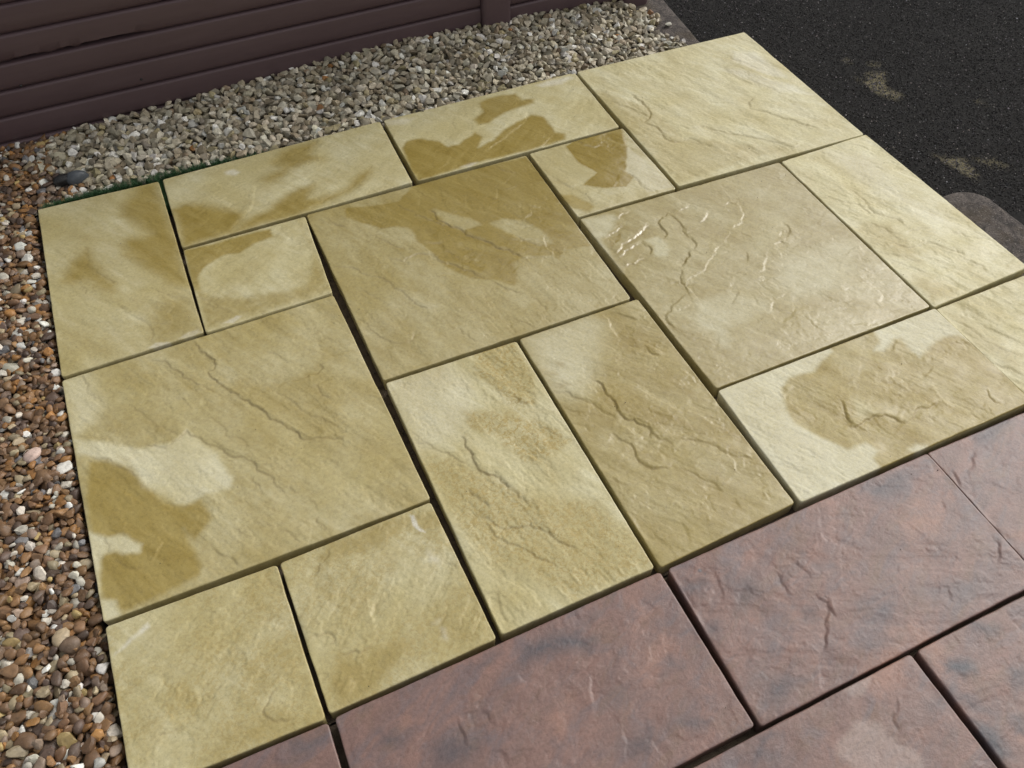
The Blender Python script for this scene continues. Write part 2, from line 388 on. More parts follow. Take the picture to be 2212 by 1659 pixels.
STAINS_REFLECTIONS = [
["S1",0.9,0.2,27,[250,-8,292,-19,296,-166,300,-342,294,-436,260,-408,210,-333,176,-271,176,-231,190,-209,229,-220,246,-214,228,-171,191,-117,192,-81,230,-53]],
["S1",0.85,0.1,23,[98,-208,108,-253,127,-314,147,-362,133,-386,103,-354,80,-318,40,-306,59,-237,84,-222]],
["S1",0.7,0.5,34,[282,-479,294,-591,255,-596,199,-581,185,-558,187,-501,217,-480,243,-461]],
["S1",0.5,0.1,68,[-11,-404,99,-524,167,-555,175,-592,2,-588,0,-506]],
["S2",0.95,0.2,23,[309,-143,344,-137,384,-156,434,-201,470,-233,453,-269,425,-298,304,-301]],
["S2",0.85,0.1,27,[538,-118,594,-96,581,-57,614,-21,656,-6,719,-18,691,-66,706,-98,666,-104,621,-116,593,-136,547,-138]],
["S2",0.9,0.2,20,[477,-258,523,-250,578,-207,613,-193,658,-197,630,-246,664,-254,726,-245,770,-209,814,-189,796,-229,754,-257,679,-277,584,-300,434,-295]],
["S3",0.97,0.3,7,[918,-140,941,-115,979,-121,1019,-155,1030,-184,1060,-189,1124,-156,1133,-184,1103,-225,1156,-210,1203,-176,1254,-159,1300,-142,1326,-167,1325,-200,1324,-248,1344,-266,1333,-288,1215,-292,1083,-284,993,-287,905,-293,906,-232]],
["S3",0.93,0.2,9,[1189,-27,1222,-16,1265,-18,1303,-31,1311,-66,1341,-75,1327,-95,1268,-98,1219,-109,1176,-131,1145,-129,1143,-99,1182,-75]],
["S4",0.45,0.2,10,[1505,-93,1614,-248,1625,-425,1849,-575,1702,-574,1507,-582,1509,-275]],
["S5",0.9,0.3,6,[307,-315,409,-318,514,-321,511,-355,462,-359,428,-378,390,-367,362,-381,334,-400,317,-424,313,-485,302,-443]],
["S5",0.65,0.4,14,[306,-419,318,-475,352,-503,400,-531,475,-547,538,-552,573,-491,586,-444,582,-401,584,-317,585,-586,464,-591,303,-587]],
["S6",0.9,0.75,5,[702,-317,771,-338,833,-347,890,-302,1044,-302,1201,-315,1215,-445,1194,-653,1190,-700,1129,-684,1102,-713,1092,-691,1033,-664,994,-680,991,-719,967,-747,933,-710,891,-684,853,-627,842,-575,822,-506,818,-454,757,-426,694,-352]],  # wet film, with the dark fence reflection put into the colour
["S6",0.5,0.6,8,[745,-436,799,-439,823,-463,822,-506,787,-526,755,-475]],
["S6",0.45,0.8,7,[901,-415,939,-453,983,-505,985,-519,938,-516,909,-477,898,-433]],
["S6",0.45,0.85,7,[1005,-521,1042,-520,1085,-545,1107,-594,1115,-653,1083,-644,1052,-606,1027,-563]],
["S7",0.98,0.85,3,[1318,-317,1354,-302,1444,-304,1493,-302,1487,-339,1467,-382,1469,-387,1410,-479,1417,-512,1379,-537,1326,-519,1282,-485,1339,-454,1316,-392]],  # wet film; reflected fence painted darker, its end forms the sharp edge
["S7",0.85,0.4,6,[1210,-494,1241,-511,1264,-552,1269,-575,1247,-585,1217,-558,1206,-519]],
["S8",0.9,0.9,3,[1242,-694,1283,-686,1268,-706,1232,-729]],
["S8",0.85,0.9,4,[1234,-749,1276,-723,1333,-696,1331,-715,1285,-740,1248,-756]],
["S8",0.2,0.2,9,[1219,-602,1298,-617,1297,-638,1251,-678,1224,-686,1217,-811,1206,-800]],
["S8",0.15,0.15,6,[1320,-734,1357,-734,1358,-787,1338,-804,1313,-792,1328,-760]],
["S8",0.3,0.3,18,[1292,-999,1318,-965,1404,-970,1464,-1032,1451,-1055,1390,-1055,1330,-1061,1312,-1112,1289,-1096,1301,-1058,1277,-1036]],
["S8",0.38,0.4,25,[1558,-840,1668,-788,1660,-833,1569,-885,1527,-891]],
["S8",0.3,0.3,30,[1570,-936,1687,-933,1771,-951,1703,-1035,1592,-1056,1517,-1046,1533,-981]],
["S8",0.7,0.6,20,[1248,-1001,1277,-1036,1286,-1100,1377,-1104,1500,-1117,1586,-1179,1502,-1173,1219,-1191,1222,-1096]],
["S10",0.1,0.05,8,[107,-848,175,-863,209,-846,231,-889,253,-924,253,-952,268,-994,253,-1018,214,-1011,178,-1020,162,-1013,152,-993,128,-967,108,-947,106,-927,84,-882,33,-834,6,-814,5,-777,65,-812]],
["S10",0.95,0.3,9,[23,-846,56,-853,66,-869,92,-889,104,-922,116,-954,137,-994,169,-1020,198,-1022,211,-1053,210,-1071,174,-1097,160,-1066,170,-1116,175,-1159,167,-1172,117,-1181,38,-1188,25,-1176,9,-1144,9,-1099,14,-1068,10,-1015,5,-941,12,-907]],
["S10",0.1,0.05,7,[3,-1003,32,-1027,59,-1034,77,-1058,86,-1069,81,-1084,60,-1078,41,-1064,25,-1060,13,-1070,3,-1146,27,-1160,30,-1190,5,-1193,-2,-1025]],
["S10",0.15,0.1,25,[5,-610,49,-607,73,-709,50,-743,6,-765]],
["S10",0.7,0.3,18,[219,-623,267,-616,301,-690,269,-704,237,-670]],
["S10",0.7,0.3,16,[328,-759,378,-796,422,-812,496,-789,518,-892,489,-962,480,-991,417,-958,395,-914,350,-842,315,-789]],
["S11",0.45,0.05,12,[809,-869,861,-883,891,-906,893,-1003,864,-1077,828,-1051,787,-955]],
["S11",0.45,0.05,15,[720,-1032,782,-1061,853,-1128,892,-1188,814,-1209,780,-1197,755,-1121,716,-1073]],
["S11",0.38,0.05,25,[602,-1115,657,-1120,695,-1185,730,-1236,778,-1284,877,-1330,882,-1363,888,-1438,903,-1482,823,-1498,739,-1484,721,-1461,685,-1412,642,-1376,616,-1296,607,-1205]],
["S12",0.25,0.1,40,[921,-898,1075,-907,1091,-936,1071,-987,1029,-1036,997,-1068,972,-1102,934,-1094,911,-1061]],
["S12",0.75,0.3,8,[950,-990,966,-1002,962,-1010,951,-1003]],
["S12",0.75,0.3,8,[924,-1009,941,-1015,939,-1026,924,-1020]],
["S12",0.75,0.3,8,[927,-1047,941,-1051,949,-1060,935,-1062,924,-1056]],
["S12",0.7,0.2,40,[915,-1184,981,-1276,1066,-1315,1002,-1417,989,-1484,918,-1485,912,-1395]],
["S13",0.03,0.02,7,[1215,-1197,1355,-1200,1500,-1199,1498,-1213,1452,-1230,1427,-1242,1370,-1234,1337,-1252,1312,-1307,1308,-1339,1331,-1387,1363,-1433,1406,-1434,1416,-1459,1393,-1469,1392,-1496,1206,-1494,1203,-1361]],
["S13",0.05,0.02,8,[1615,-1202,1789,-1201,1786,-1313,1772,-1287,1740,-1279,1702,-1287,1654,-1304,1651,-1283,1654,-1245,1642,-1240,1597,-1258,1579,-1250,1612,-1231]],
["S13",0.1,0.05,9,[1468,-1483,1492,-1478,1508,-1489,1487,-1500]],
["S13",0.3,0.2,15,[1452,-1336,1464,-1350,1471,-1380,1446,-1386,1427,-1377]],
["S14",0.45,0.1,16,[1803,-1219,1811,-1259,1791,-1316,1805,-1400,1825,-1429,1845,-1409,1848,-1312,1828,-1241]],
["S15",0.7,0.2,14,[384,-1203,412,-1205,526,-1202,594,-1230,593,-1265,560,-1257,529,-1235,498,-1246,456,-1250,418,-1243,381,-1250,362,-1228]],
["S15",0.75,0.1,14,[346,-1416,372,-1436,397,-1425,427,-1430,450,-1443,449,-1460,405,-1479,374,-1493,336,-1497,321,-1498,320,-1451]],
["S15",0.5,0.1,25,[567,-1387,570,-1475,488,-1472,403,-1484,474,-1437,524,-1415]],
["S16",0.7,0.1,25,[212,-1456,252,-1488,295,-1495,214,-1496,109,-1485,162,-1459]],
["S16",0.55,0.05,20,[240,-1344,278,-1347,287,-1437,245,-1423,192,-1434,196,-1367]],
["S16",0.55,0.05,15,[79,-1342,121,-1366,119,-1414,79,-1395]],
["S16",0.5,0.05,20,[235,-1210,291,-1209,291,-1308,236,-1298,229,-1239]],
["S9",0.5,0.1,18,[1830,-899,1892,-933,1881,-1028,1863,-1080,1833,-1030,1809,-971]],
["S9",0.5,0.1,15,[1819,-1098,1875,-1169,1880,-1183,1798,-1188,1798,-1133]],
["R5",0,0,7,[1042,-1851,1060,-1855,1077,-1867,1076,-1880,1076,-1890,1090,-1912,1098,-1930,1095,-1950,1085,-1982,1012,-1948,983,-1877,1000,-1863]],
["R5",0.0,0,6,[1052,-1797,1089,-1801,1116,-1802,1107,-1809,1080,-1824,1067,-1820]],
]
BLOOMS_SHEEN = [
["S2",0.5,8,[464,-48,487,-46,497,-63,486,-72,466,-61]],
["S3",0.45,10,[1375,-15,1415,-6,1488,-12,1493,-23,1445,-38,1388,-30]],
["S15",0.8,3,[543,-1213,549,-1216,550,-1242,556,-1258,549,-1253,541,-1234]],
["S16",0.55,6,[14,-1258,36,-1245,58,-1234,72,-1226,73,-1235,51,-1243,29,-1254]],
["S15",0.3,8,[545,-1295,559,-1318,556,-1327,543,-1314]],
["S15",0.35,7,[515,-1438,520,-1446,516,-1462,510,-1456]],
["S15",0.3,7,[505,-1427,520,-1425,516,-1429]],
["S3",0.3,12,[916,6,997,-23,963,-41,914,-26]],
["S8",0.1,9,[1219,-602,1298,-617,1297,-638,1251,-678,1224,-686,1217,-811,1206,-800]],
["S8",0.1,6,[1320,-734,1357,-734,1358,-787,1338,-804,1313,-792,1328,-760]],
["S8",0.1,18,[1292,-999,1318,-965,1404,-970,1464,-1032,1451,-1055,1390,-1055,1330,-1061,1312,-1112,1289,-1096,1301,-1058,1277,-1036]],
["S8",0.1,30,[1570,-936,1687,-933,1771,-951,1703,-1035,1592,-1056,1517,-1046,1533,-981]],
["S10",0.12,8,[107,-848,175,-863,209,-846,231,-889,253,-924,253,-952,268,-994,253,-1018,214,-1011,178,-1020,162,-1013,152,-993,128,-967,108,-947,106,-927,84,-882,33,-834,6,-814,5,-777,65,-812]],
["S10",0.12,7,[3,-1003,32,-1027,59,-1034,77,-1058,86,-1069,81,-1084,60,-1078,41,-1064,25,-1060,13,-1070,3,-1146,27,-1160,30,-1190,5,-1193,-2,-1025]],
["S10",0.12,25,[5,-610,49,-607,73,-709,50,-743,6,-765]],
["S13",0.27,7,[1215,-1197,1355,-1200,1500,-1199,1498,-1213,1452,-1230,1427,-1242,1370,-1234,1337,-1252,1312,-1307,1308,-1339,1331,-1387,1363,-1433,1406,-1434,1416,-1459,1393,-1469,1392,-1496,1206,-1494,1203,-1361]],
["S13",0.27,8,[1615,-1202,1789,-1201,1786,-1313,1772,-1287,1740,-1279,1702,-1287,1654,-1304,1651,-1283,1654,-1245,1642,-1240,1597,-1258,1579,-1250,1612,-1231]],
["S13",0.27,9,[1468,-1483,1492,-1478,1508,-1489,1487,-1500]],
["S12",0.16,40,[921,-898,1075,-907,1091,-936,1071,-987,1029,-1036,997,-1068,941,-1079,911,-1061]],
["S4",0.3,12,[1998,-97,2054,-133,2065,-245,2060,-289,2016,-251,1980,-177,1969,-143]],
["S4",0.25,14,[1915,-166,1965,-198,2044,-319,2070,-394,1995,-341,1940,-234]],
["S9",0.2,30,[1929,-613,2039,-694,2001,-892,2056,-1047,1995,-955,1937,-793]],
["S11",0.18,30,[605,-899,745,-902,765,-963,746,-1027,686,-1081,607,-1085]],
["S7",0.15,3,[1469,-387,1491,-588,1417,-582,1417,-519,1412,-480]],  # sky sheen past the reflected fence end, put into the colour
["S1",0.35,3,[177,-592,194,-585,219,-593,227,-601,192,-600]],
["S1",0.25,3,[242,-592,257,-584,285,-581,292,-595,258,-599]],
["S5",0.35,3,[338,-591,371,-580,383,-586,360,-598]],
["S3",0.4,4,[1025,-283,1059,-277,1078,-285,1049,-291]],
["S11",0.2,5,[602,-897,643,-898,641,-920,597,-931]],
]
BLOTCHES = [
["R1",0.9,22,[631,-1527,671,-1531,709,-1543,738,-1565,721,-1575,675,-1553,646,-1554,615,-1549]],
["R1",0.7,18,[367,-1559,416,-1576,391,-1590,365,-1578]],
["R1",0.7,15,[827,-1644,841,-1644,836,-1659,824,-1654]],
["R1",0.7,20,[712,-1733,741,-1731,725,-1749,703,-1749]],
["R1",0.8,16,[797,-1738,819,-1743,835,-1754,822,-1760,806,-1755]],
["R1",0.6,14,[531,-1527,585,-1518,564,-1526]],
["R2",0.8,22,[931,-1537,956,-1552,944,-1566,924,-1553]],
["R2",0.8,22,[958,-1741,990,-1750,1010,-1764,980,-1764,946,-1778,934,-1770]],
["R2",0.6,20,[1290,-1722,1356,-1733,1362,-1748,1325,-1750,1292,-1742]],
["R2",0.7,20,[1077,-1667,1107,-1669,1094,-1687,1071,-1683]],
["R2",0.7,18,[924,-1621,940,-1629,927,-1640,916,-1633]],
["R2",0.8,25,[1336,-1519,1397,-1509,1434,-1526,1394,-1546,1339,-1543]],
["R2",0.5,18,[1153,-1610,1179,-1619,1169,-1624]],
["R2",0.5,18,[1122,-1757,1176,-1761,1199,-1772,1157,-1776]],
["R6",0.95,14,[1233,-1833,1253,-1836,1276,-1853,1268,-1869,1244,-1866,1229,-1848]],
["R6",0.95,18,[1205,-1921,1227,-1944,1226,-1964,1222,-1987,1203,-1988,1198,-1961]],
["R6",0.8,20,[1210,-1875,1233,-1905,1243,-1928,1220,-1912]],
["R6",0.9,18,[1324,-1889,1337,-1903,1323,-1917,1309,-1904]],
["R6",0.8,15,[1323,-1804,1361,-1828,1326,-1829]],
["R6",0.8,15,[1273,-1950,1282,-1957,1266,-1972,1261,-1965]],
["R3",0.7,20,[1614,-1503,1673,-1492,1718,-1509,1661,-1525,1600,-1534]],
["R5",0.8,12,[890,-1807,916,-1811,923,-1817,909,-1821,891,-1815]],
["R5",0.5,18,[1164,-1873,1196,-1877,1190,-1890,1163,-1886]],
["R2",1,2,[961,-1528,965,-1531,961,-1535,959,-1533]],
["R2",1,2,[961,-1537,964,-1538,962,-1540]],
["R1",0.6,25,[426,-1606,464,-1598,499,-1640,465,-1659,423,-1639]],
["R2",0.6,30,[996,-1564,1045,-1577,1031,-1615,988,-1614]],
["R2",0.5,30,[1172,-1699,1227,-1712,1213,-1748,1174,-1736]],
["R5",0.6,22,[882,-1811,918,-1848,886,-1853,853,-1828]],
["R4",0.6,20,[244,-1518,281,-1525,258,-1539]],
]
HEIGHTS = {"S1": 0, "S2": 0.001, "S3": 0, "S4": 0.002, "S5": 0.003, "S6": -0.001, "S7": 0, "S8": -0.002, "S9": -0.001, "S10": -0.003, "S11": 0, "S12": -0.002, "S13": 0.002, "S14": -0.005, "S15": -0.002, "S16": 0, "R1": 0, "R2": 0.001, "R3": -0.006, "R4": 0, "R5": 0, "R6": 0}

# ------------------------------------------------------------------ helpers
rng = np.random.default_rng(7)
random.seed(7)

def hash2(ix, iy, seed):
    h = (ix.astype(np.int64) * 374761393 + iy.astype(np.int64) * 668265263 + seed * 974634777) & 0xffffffff
    h = ((h ^ (h >> 13)) * 1274126177) & 0xffffffff
    return ((h ^ (h >> 16)) & 0xffffff) / float(0xffffff)

def perlin(x, y, seed=0):
    ix = np.floor(x); iy = np.floor(y); fx = x - ix; fy = y - iy
    u = fx * fx * fx * (fx * (fx * 6 - 15) + 10); v = fy * fy * fy * (fy * (fy * 6 - 15) + 10)
    def g(a, b, dx, dy):
        t = hash2(ix + a, iy + b, seed) * 6.2831853
        return np.cos(t) * dx + np.sin(t) * dy
    n0 = g(0, 0, fx, fy) * (1 - u) + g(1, 0, fx - 1, fy) * u
    n1 = g(0, 1, fx, fy - 1) * (1 - u) + g(1, 1, fx - 1, fy - 1) * u
    return (n0 * (1 - v) + n1 * v) * 1.4

def fbm(x, y, seed=0, oct=4, gain=0.5):
    s = 0; a = 1; f = 1; t = 0
    for o in range(oct):
        s = s + a * perlin(x * f, y * f, seed + o * 17); t += a; a *= gain; f *= 2.03
    return s / t

def sstep(a, b, x):
    t = np.clip((x - a) / (b - a), 0, 1)
    return t * t * (3 - 2 * t)

def make_mesh(name, verts, faces, smooth=True, loops=None):
    """verts Nx3, faces list/array; loops=(loop_verts, loop_starts) for mixed faces"""
    me = bpy.data.meshes.new(name)
    verts = np.asarray(verts, dtype=np.float32)
    faces = np.asarray(faces, dtype=np.int32)
    me.vertices.add(len(verts)); me.vertices.foreach_set('co', verts.ravel())
    k = faces.shape[1]
    me.loops.add(faces.size); me.loops.foreach_set('vertex_index', faces.ravel())
    me.polygons.add(len(faces))
    me.polygons.foreach_set('loop_start', np.arange(0, faces.size, k, dtype=np.int32))
    me.polygons.foreach_set('loop_total', np.full(len(faces), k, dtype=np.int32))
    me.polygons.foreach_set('use_smooth', np.full(len(faces), smooth, dtype=bool))
    me.update(calc_edges=True)
    me.validate()
    return me

def link(name, me, mat=None, parent=None, kind=None, label=None, cat=None, group=None):
    o = bpy.data.objects.new(name, me)
    COL.objects.link(o)
    if mat is not None and me is not None and not me.materials:
        me.materials.append(mat)
    if parent is not None:
        o.parent = parent
    if kind: o['kind'] = kind
    if label: o['label'] = label
    if cat: o['category'] = cat
    if group: o['group'] = group
    return o

def attr(me, name, data, typ='FLOAT'):
    a = me.attributes.new(name, typ, 'POINT')
    a.data.foreach_set('value' if typ == 'FLOAT' else 'color', np.asarray(data, dtype=np.float32).ravel())

class NT:
    """small node-building helper"""
    def __init__(self, name):
        self.m = bpy.data.materials.new(name); self.m.use_nodes = True
        self.t = self.m.node_tree
        for n in list(self.t.nodes): self.t.nodes.remove(n)
        self.out = self.t.nodes.new('ShaderNodeOutputMaterial')
        self.b = self.t.nodes.new('ShaderNodeBsdfPrincipled')
        self.t.links.new(self.b.outputs[0], self.out.inputs[0])
        self.co = self.t.nodes.new('ShaderNodeTexCoord')
        self.pos = self.t.nodes.new('ShaderNodeNewGeometry').outputs['Position']
    def set(self, sock, v):
        if isinstance(v, (int, float)): sock.default_value = v
        elif isinstance(v, tuple): sock.default_value = v if len(v) == len(sock.default_value) else v + (1,)
        else: self.t.links.new(v, sock)
    def attr(self, name, out='Fac'):
        n = self.t.nodes.new('ShaderNodeAttribute'); n.attribute_name = name; return n.outputs[out]
    def mapv(self, v, scale=(1, 1, 1), rot=0.0, loc=(0, 0, 0)):
        n = self.t.nodes.new('ShaderNodeMapping'); self.t.links.new(v, n.inputs[0])
        n.inputs['Scale'].default_value = scale; n.inputs['Rotation'].default_value = (0, 0, rot); n.inputs['Location'].default_value = loc
        return n.outputs[0]
    def noise(self, v, scale, detail=4, rough=.55, out='Fac', dist=0.0):
        n = self.t.nodes.new('ShaderNodeTexNoise'); self.t.links.new(v, n.inputs['Vector'])
        n.inputs['Scale'].default_value = scale; n.inputs['Detail'].default_value = detail
        n.inputs['Roughness'].default_value = rough; n.inputs['Distortion'].default_value = dist
        return n.outputs[out]
    def vor(self, v, scale, feature='F1', out='Distance', rand=1.0):
        n = self.t.nodes.new('ShaderNodeTexVoronoi'); self.t.links.new(v, n.inputs['Vector'])
        n.feature = feature; n.inputs['Scale'].default_value = scale; n.inputs['Randomness'].default_value = rand
        return n.outputs[out]
    def ramp(self, f, *stops):
        n = self.t.nodes.new('ShaderNodeValToRGB'); self.t.links.new(f, n.inputs[0])
        e = n.color_ramp.elements
        while len(e) < len(stops): e.new(0.5)
        for q, (p, c) in zip(e, stops):
            q.position = p; q.color = (c, c, c, 1) if isinstance(c, (int, float)) else tuple(c) + (1,)
        return n.outputs[0]
    def mix(self, f, a, b, mode='MIX'):
        n = self.t.nodes.new('ShaderNodeMix'); n.data_type = 'RGBA'; n.blend_type = mode
        self.set(n.inputs[0], f); self.set(n.inputs[6], a); self.set(n.inputs[7], b)
        return n.outputs[2]
    def math(self, op, a, b=0.0, clamp=False):
        n = self.t.nodes.new('ShaderNodeMath'); n.operation = op; n.use_clamp = clamp
        self.set(n.inputs[0], a); self.set(n.inputs[1], b); return n.outputs[0]
    def bump(self, h, strength=.3, dist=.001, prev=None):
        n = self.t.nodes.new('ShaderNodeBump'); self.set(n.inputs['Height'], h); self.set(n.inputs['Strength'], strength)
        n.inputs['Distance'].default_value = dist
        if prev is not None: self.t.links.new(prev, n.inputs['Normal'])
        self.t.links.new(n.outputs[0], self.b.inputs['Normal']); return n.outputs[0]
    def base(self, c): self.set(self.b.inputs['Base Color'], c)
    def rough(self, c): self.set(self.b.inputs['Roughness'], c)
    def spec(self, c): self.set(self.b.inputs['Specular IOR Level'], c)

# ------------------------------------------------------------------ materials
STREAK = math.radians(-60)

def mat_yellow():
    n = NT('cream_cast_stone'); P = n.pos
    damp = n.attr('damp'); film = n.attr('film'); bloom = n.attr('bloom'); tone = n.attr('tone')
    st = n.mapv(n.mapv(P, rot=-STREAK), scale=(1, 4.5, 1))
    big = n.noise(P, 6.0, 3, .5, dist=.4)
    mid = n.noise(st, 9.0, 5, .6, dist=.6)
    fine = n.noise(P, 160.0, 4, .65)
    grain = n.noise(P, 900.0, 2, .6)
    dry = n.mix(n.ramp(mid, (.36, 0.), (.64, 1.)), (.59, .55, .358), (.525, .477, .275))
    dry = n.mix(n.ramp(big, (.40, 0.), (.66, 1.)), dry, (.49, .432, .225))
    dry = n.mix(n.math('MULTIPLY', n.ramp(n.noise(P, 14., 4, .6, dist=.8), (.55, 0.), (.75, 1.)), .30), dry, (.44, .35, .16))
    wet = n.mix(n.ramp(mid, (.35, 0.), (.65, 1.)), (.312, .232, .056), (.265, .192, .042))
    # the edge of a damp patch is ragged: nudge the mask with noise
    dm = n.math('ADD', damp, n.math('MULTIPLY', n.math('SUBTRACT', n.noise(P, 70., 4, .65), .5), n.math('MULTIPLY', n.math('MULTIPLY', damp, n.math('SUBTRACT', 1.0, damp)), 1.7)), True)
    blot = n.math('ADD', n.math('MULTIPLY', dm, 1.0), n.math('MULTIPLY', n.math('SUBTRACT', mid, .5), .22), True)
    c = n.mix(blot, dry, wet)
    c = n.mix(n.math('MULTIPLY', n.attr('ragged'), n.ramp(n.noise(P, 95., 6, .75, dist=1.2), (.47, 0.), (.56, 1.))), c, (.37, .285, .105))
    sp = n.ramp(n.math('ADD', n.math('MULTIPLY', fine, .6), n.math('MULTIPLY', grain, .4)), (.30, .74), (.5, 1.0), (.72, 1.16))
    c = n.mix(1.0, c, sp, 'MULTIPLY')
    c = n.mix(n.ramp(n.noise(n.mapv(P, loc=(3, 1, 0)), 260., 2, .5), (.735, 0.), (.76, .6)), c, (.20, .15, .08))
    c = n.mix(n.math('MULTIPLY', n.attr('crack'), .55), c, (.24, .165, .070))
    bloom = n.math('MULTIPLY', bloom, n.ramp(n.noise(P, 150., 5, .75, dist=1.), (.40, .55), (.56, 1.)))
    c = n.mix(bloom, c, (.78, .77, .71))
    c = n.mix(1.0, c, tone, 'MULTIPLY')
    n.base(c)
    fm = n.math('ADD', film, n.math('MULTIPLY', n.math('SUBTRACT', n.noise(P, 40., 4, .6), .5), n.math('MULTIPLY', n.math('MULTIPLY', film, n.math('SUBTRACT', 1.0, film)), 1.6)), True)
    r = n.mix(fm, (.60, .60, .60), (.34, .34, .34))
    n.set(n.b.inputs['Coat Weight'], n.math('MULTIPLY', fm, .95)); n.b.inputs['Coat Roughness'].default_value = .2; n.b.inputs['Coat IOR'].default_value = 1.45
    r2 = n.math('SUBTRACT', r, n.math('MULTIPLY', dm, .12), True)
    n.rough(r2)
    n.spec(n.math('ADD', .38, n.math('MULTIPLY', fm, .25)))
    s = n.math('SUBTRACT', 1.0, n.math('MULTIPLY', fm, .88))
    b1 = n.bump(n.noise(n.mapv(n.mapv(P, rot=-STREAK), scale=(1, 2.6, 1)), 22., 7, .64, dist=.8), n.math('MULTIPLY', s, .36), .0026)
    b2 = n.bump(fine, n.math('MULTIPLY', s, .5), .0010, b1)
    n.bump(grain, n.math('MULTIPLY', s, .5), .00030, b2)
    return n.m

def mat_red():
    n = NT('red_cast_stone'); P = n.pos
    damp = n.attr('damp'); bl = n.attr('blotch'); film = n.attr('film')
    st = n.mapv(n.mapv(P, rot=-math.radians(25)), scale=(1, 2.2, 1))
    a = n.noise(st, 8., 4, .55, dist=.7); b = n.noise(n.mapv(st, loc=(4, 2, 0)), 10., 4, .6, dist=.8); g = n.noise(n.mapv(st, loc=(9, 5, 0)), 12., 4, .6, dist=.8)
    c = n.mix(n.ramp(a, (.34, 0.), (.70, 1.)), (.175, .108, .092), (.230, .132, .106))
    c = n.mix(n.ramp(b, (.50, 0.), (.68, .75)), c, (.180, .112, .080))
    dry = n.mix(n.ramp(g, (.48, 0.), (.72, .8)), c, (.140, .112, .116))
    dry = n.mix(n.math('MULTIPLY', n.ramp(n.noise(n.mapv(P, loc=(7, 3, 0)), 9., 3, .55, dist=.6), (.55, 0.), (.75, 1.)), .5), dry, (.36, .185, .125))
    bm = n.math('MULTIPLY', bl, n.ramp(n.noise(P, 30., 5, .65, dist=1.), (.32, .65), (.50, 1.)))
    dry = n.mix(bm, dry, (.062, .064, .076))
    pale = n.mix(.42, dry, (.40, .32, .28))
    c = n.mix(n.math('SUBTRACT', 1.0, damp, True), dry, pale)
    fine = n.noise(P, 170., 4, .65); grain = n.noise(P, 900., 2, .6)
    c = n.mix(1.0, c, n.ramp(n.math('ADD', n.math('MULTIPLY', fine, .6), n.math('MULTIPLY', grain, .4)), (.3, .68), (.5, 1.), (.72, 1.25)), 'MULTIPLY')
    c = n.mix(n.math('MULTIPLY', n.attr('crack'), .5), c, (.06, .045, .045))
    n.base(c); n.rough(.42); n.spec(.5)
    b1 = n.bump(n.noise(P, 22., 7, .66, dist=.8), .40, .0030)
    b2 = n.bump(fine, .5, .0010, b1)
    n.bump(grain, .6, .00035, b2)
    return n.m

def mat_stone(name, use_object):
    n = NT(name)
    if use_object:
        c = n.t.nodes.new('ShaderNodeObjectInfo').outputs['Color']
    else:
        c = n.attr('stone_color', 'Color')
    P = n.pos
    a = n.noise(P, 110., 4, .6, dist=.5)
    c = n.mix(1.0, c, n.ramp(a, (.3, .72), (.5, 1.), (.72, 1.25)), 'MULTIPLY')
    c = n.mix(n.ramp(n.noise(P, 420., 3, .6), (.62, 0.), (.72, .35)), c, (.40, .36, .28))
    n.base(c); n.rough(.48); n.spec(.4)
    n.bump(n.noise(P, 300., 4, .6), .5, .0008)
    return n.m

def mat_simple(name, c1, c2, scale=40., rough=.7, bump=.3, bdist=.001, bscale=200.):
    n = NT(name); P = n.pos
    n.base(n.mix(n.ramp(n.noise(P, scale, 5, .6), (.35, 0.), (.65, 1.)), c1, c2)); n.rough(rough)
    n.bump(n.noise(P, bscale, 5, .65), bump, bdist)
    return n.m

M_YEL = mat_yellow(); M_RED = mat_red()
M_STONE = mat_stone('loose_stone', False); M_PEB = mat_stone('single_stone', True)
M_EARTH = mat_simple('damp_earth', (.045, .032, .022), (.08, .06, .04), 60., .9, .8, .003)
M_BED = mat_simple('mortar_bed', (.075, .055, .038), (.12, .09, .06), 60., .95, .8, .003)
M_GROUND = mat_simple('distant_ground', (.06, .06, .055), (.09, .085, .075), 3., .9, .5, .003)

def mat_fence():
    n = NT('plum_brown_plastic'); P = n.pos
    st = n.mapv(P, scale=(.15, 1, 1))
    c = n.mix(n.ramp(n.noise(st, 30., 4, .6), (.3, 0.), (.7, 1.)), (.096, .061, .065), (.111, .072, .076))
    c = n.mix(n.ramp(n.noise(P, 9., 5, .7), (.60, 0.), (.75, .35)), c, (.075, .05, .045))
    n.base(c); n.rough(.42); n.spec(.4)
    n.bump(n.noise(st, 260., 3, .6), .25, .0006)
    return n.m
M_FENCE = mat_fence()

def mat_asphalt():
    n = NT('asphalt'); P = n.pos
    v = n.vor(P, 230.)
    c = n.mix(n.ramp(n.noise(P, 120., 4, .7), (.35, 0.), (.7, 1.)), (.014, .0135, .013), (.028, .0265, .025))
    c = n.mix(n.ramp(n.vor(P, 230., out='Color'), (.78, 0.), (.95, 1.)), c, (.034, .032, .030))
    moss = n.math('MULTIPLY', n.attr('moss'), n.ramp(n.noise(P, 75., 5, .7, dist=.8), (.42, 0.), (.52, 1.)))
    c = n.mix(moss, c, (.15, .13, .08))
    n.base(c); n.rough(n.ramp(n.noise(P, 90., 3, .6), (.3, .85), (.7, .95))); n.spec(.08)
    b = n.bump(v, .25, .001); n.bump(n.noise(P, 700., 3, .6), .6, .0008, b)
    return n.m
M_ASPH = mat_asphalt()

def mat_chips():
    n = NT('asphalt_chippings'); P = n.pos
    n.base(n.mix(.0, n.attr('stone_color', 'Color'), (0, 0, 0))); n.rough(.6); n.spec(.16)
    n.bump(n.noise(P, 1200., 2, .6), .4, .0003)
    return n.m
M_CHIP = mat_chips()

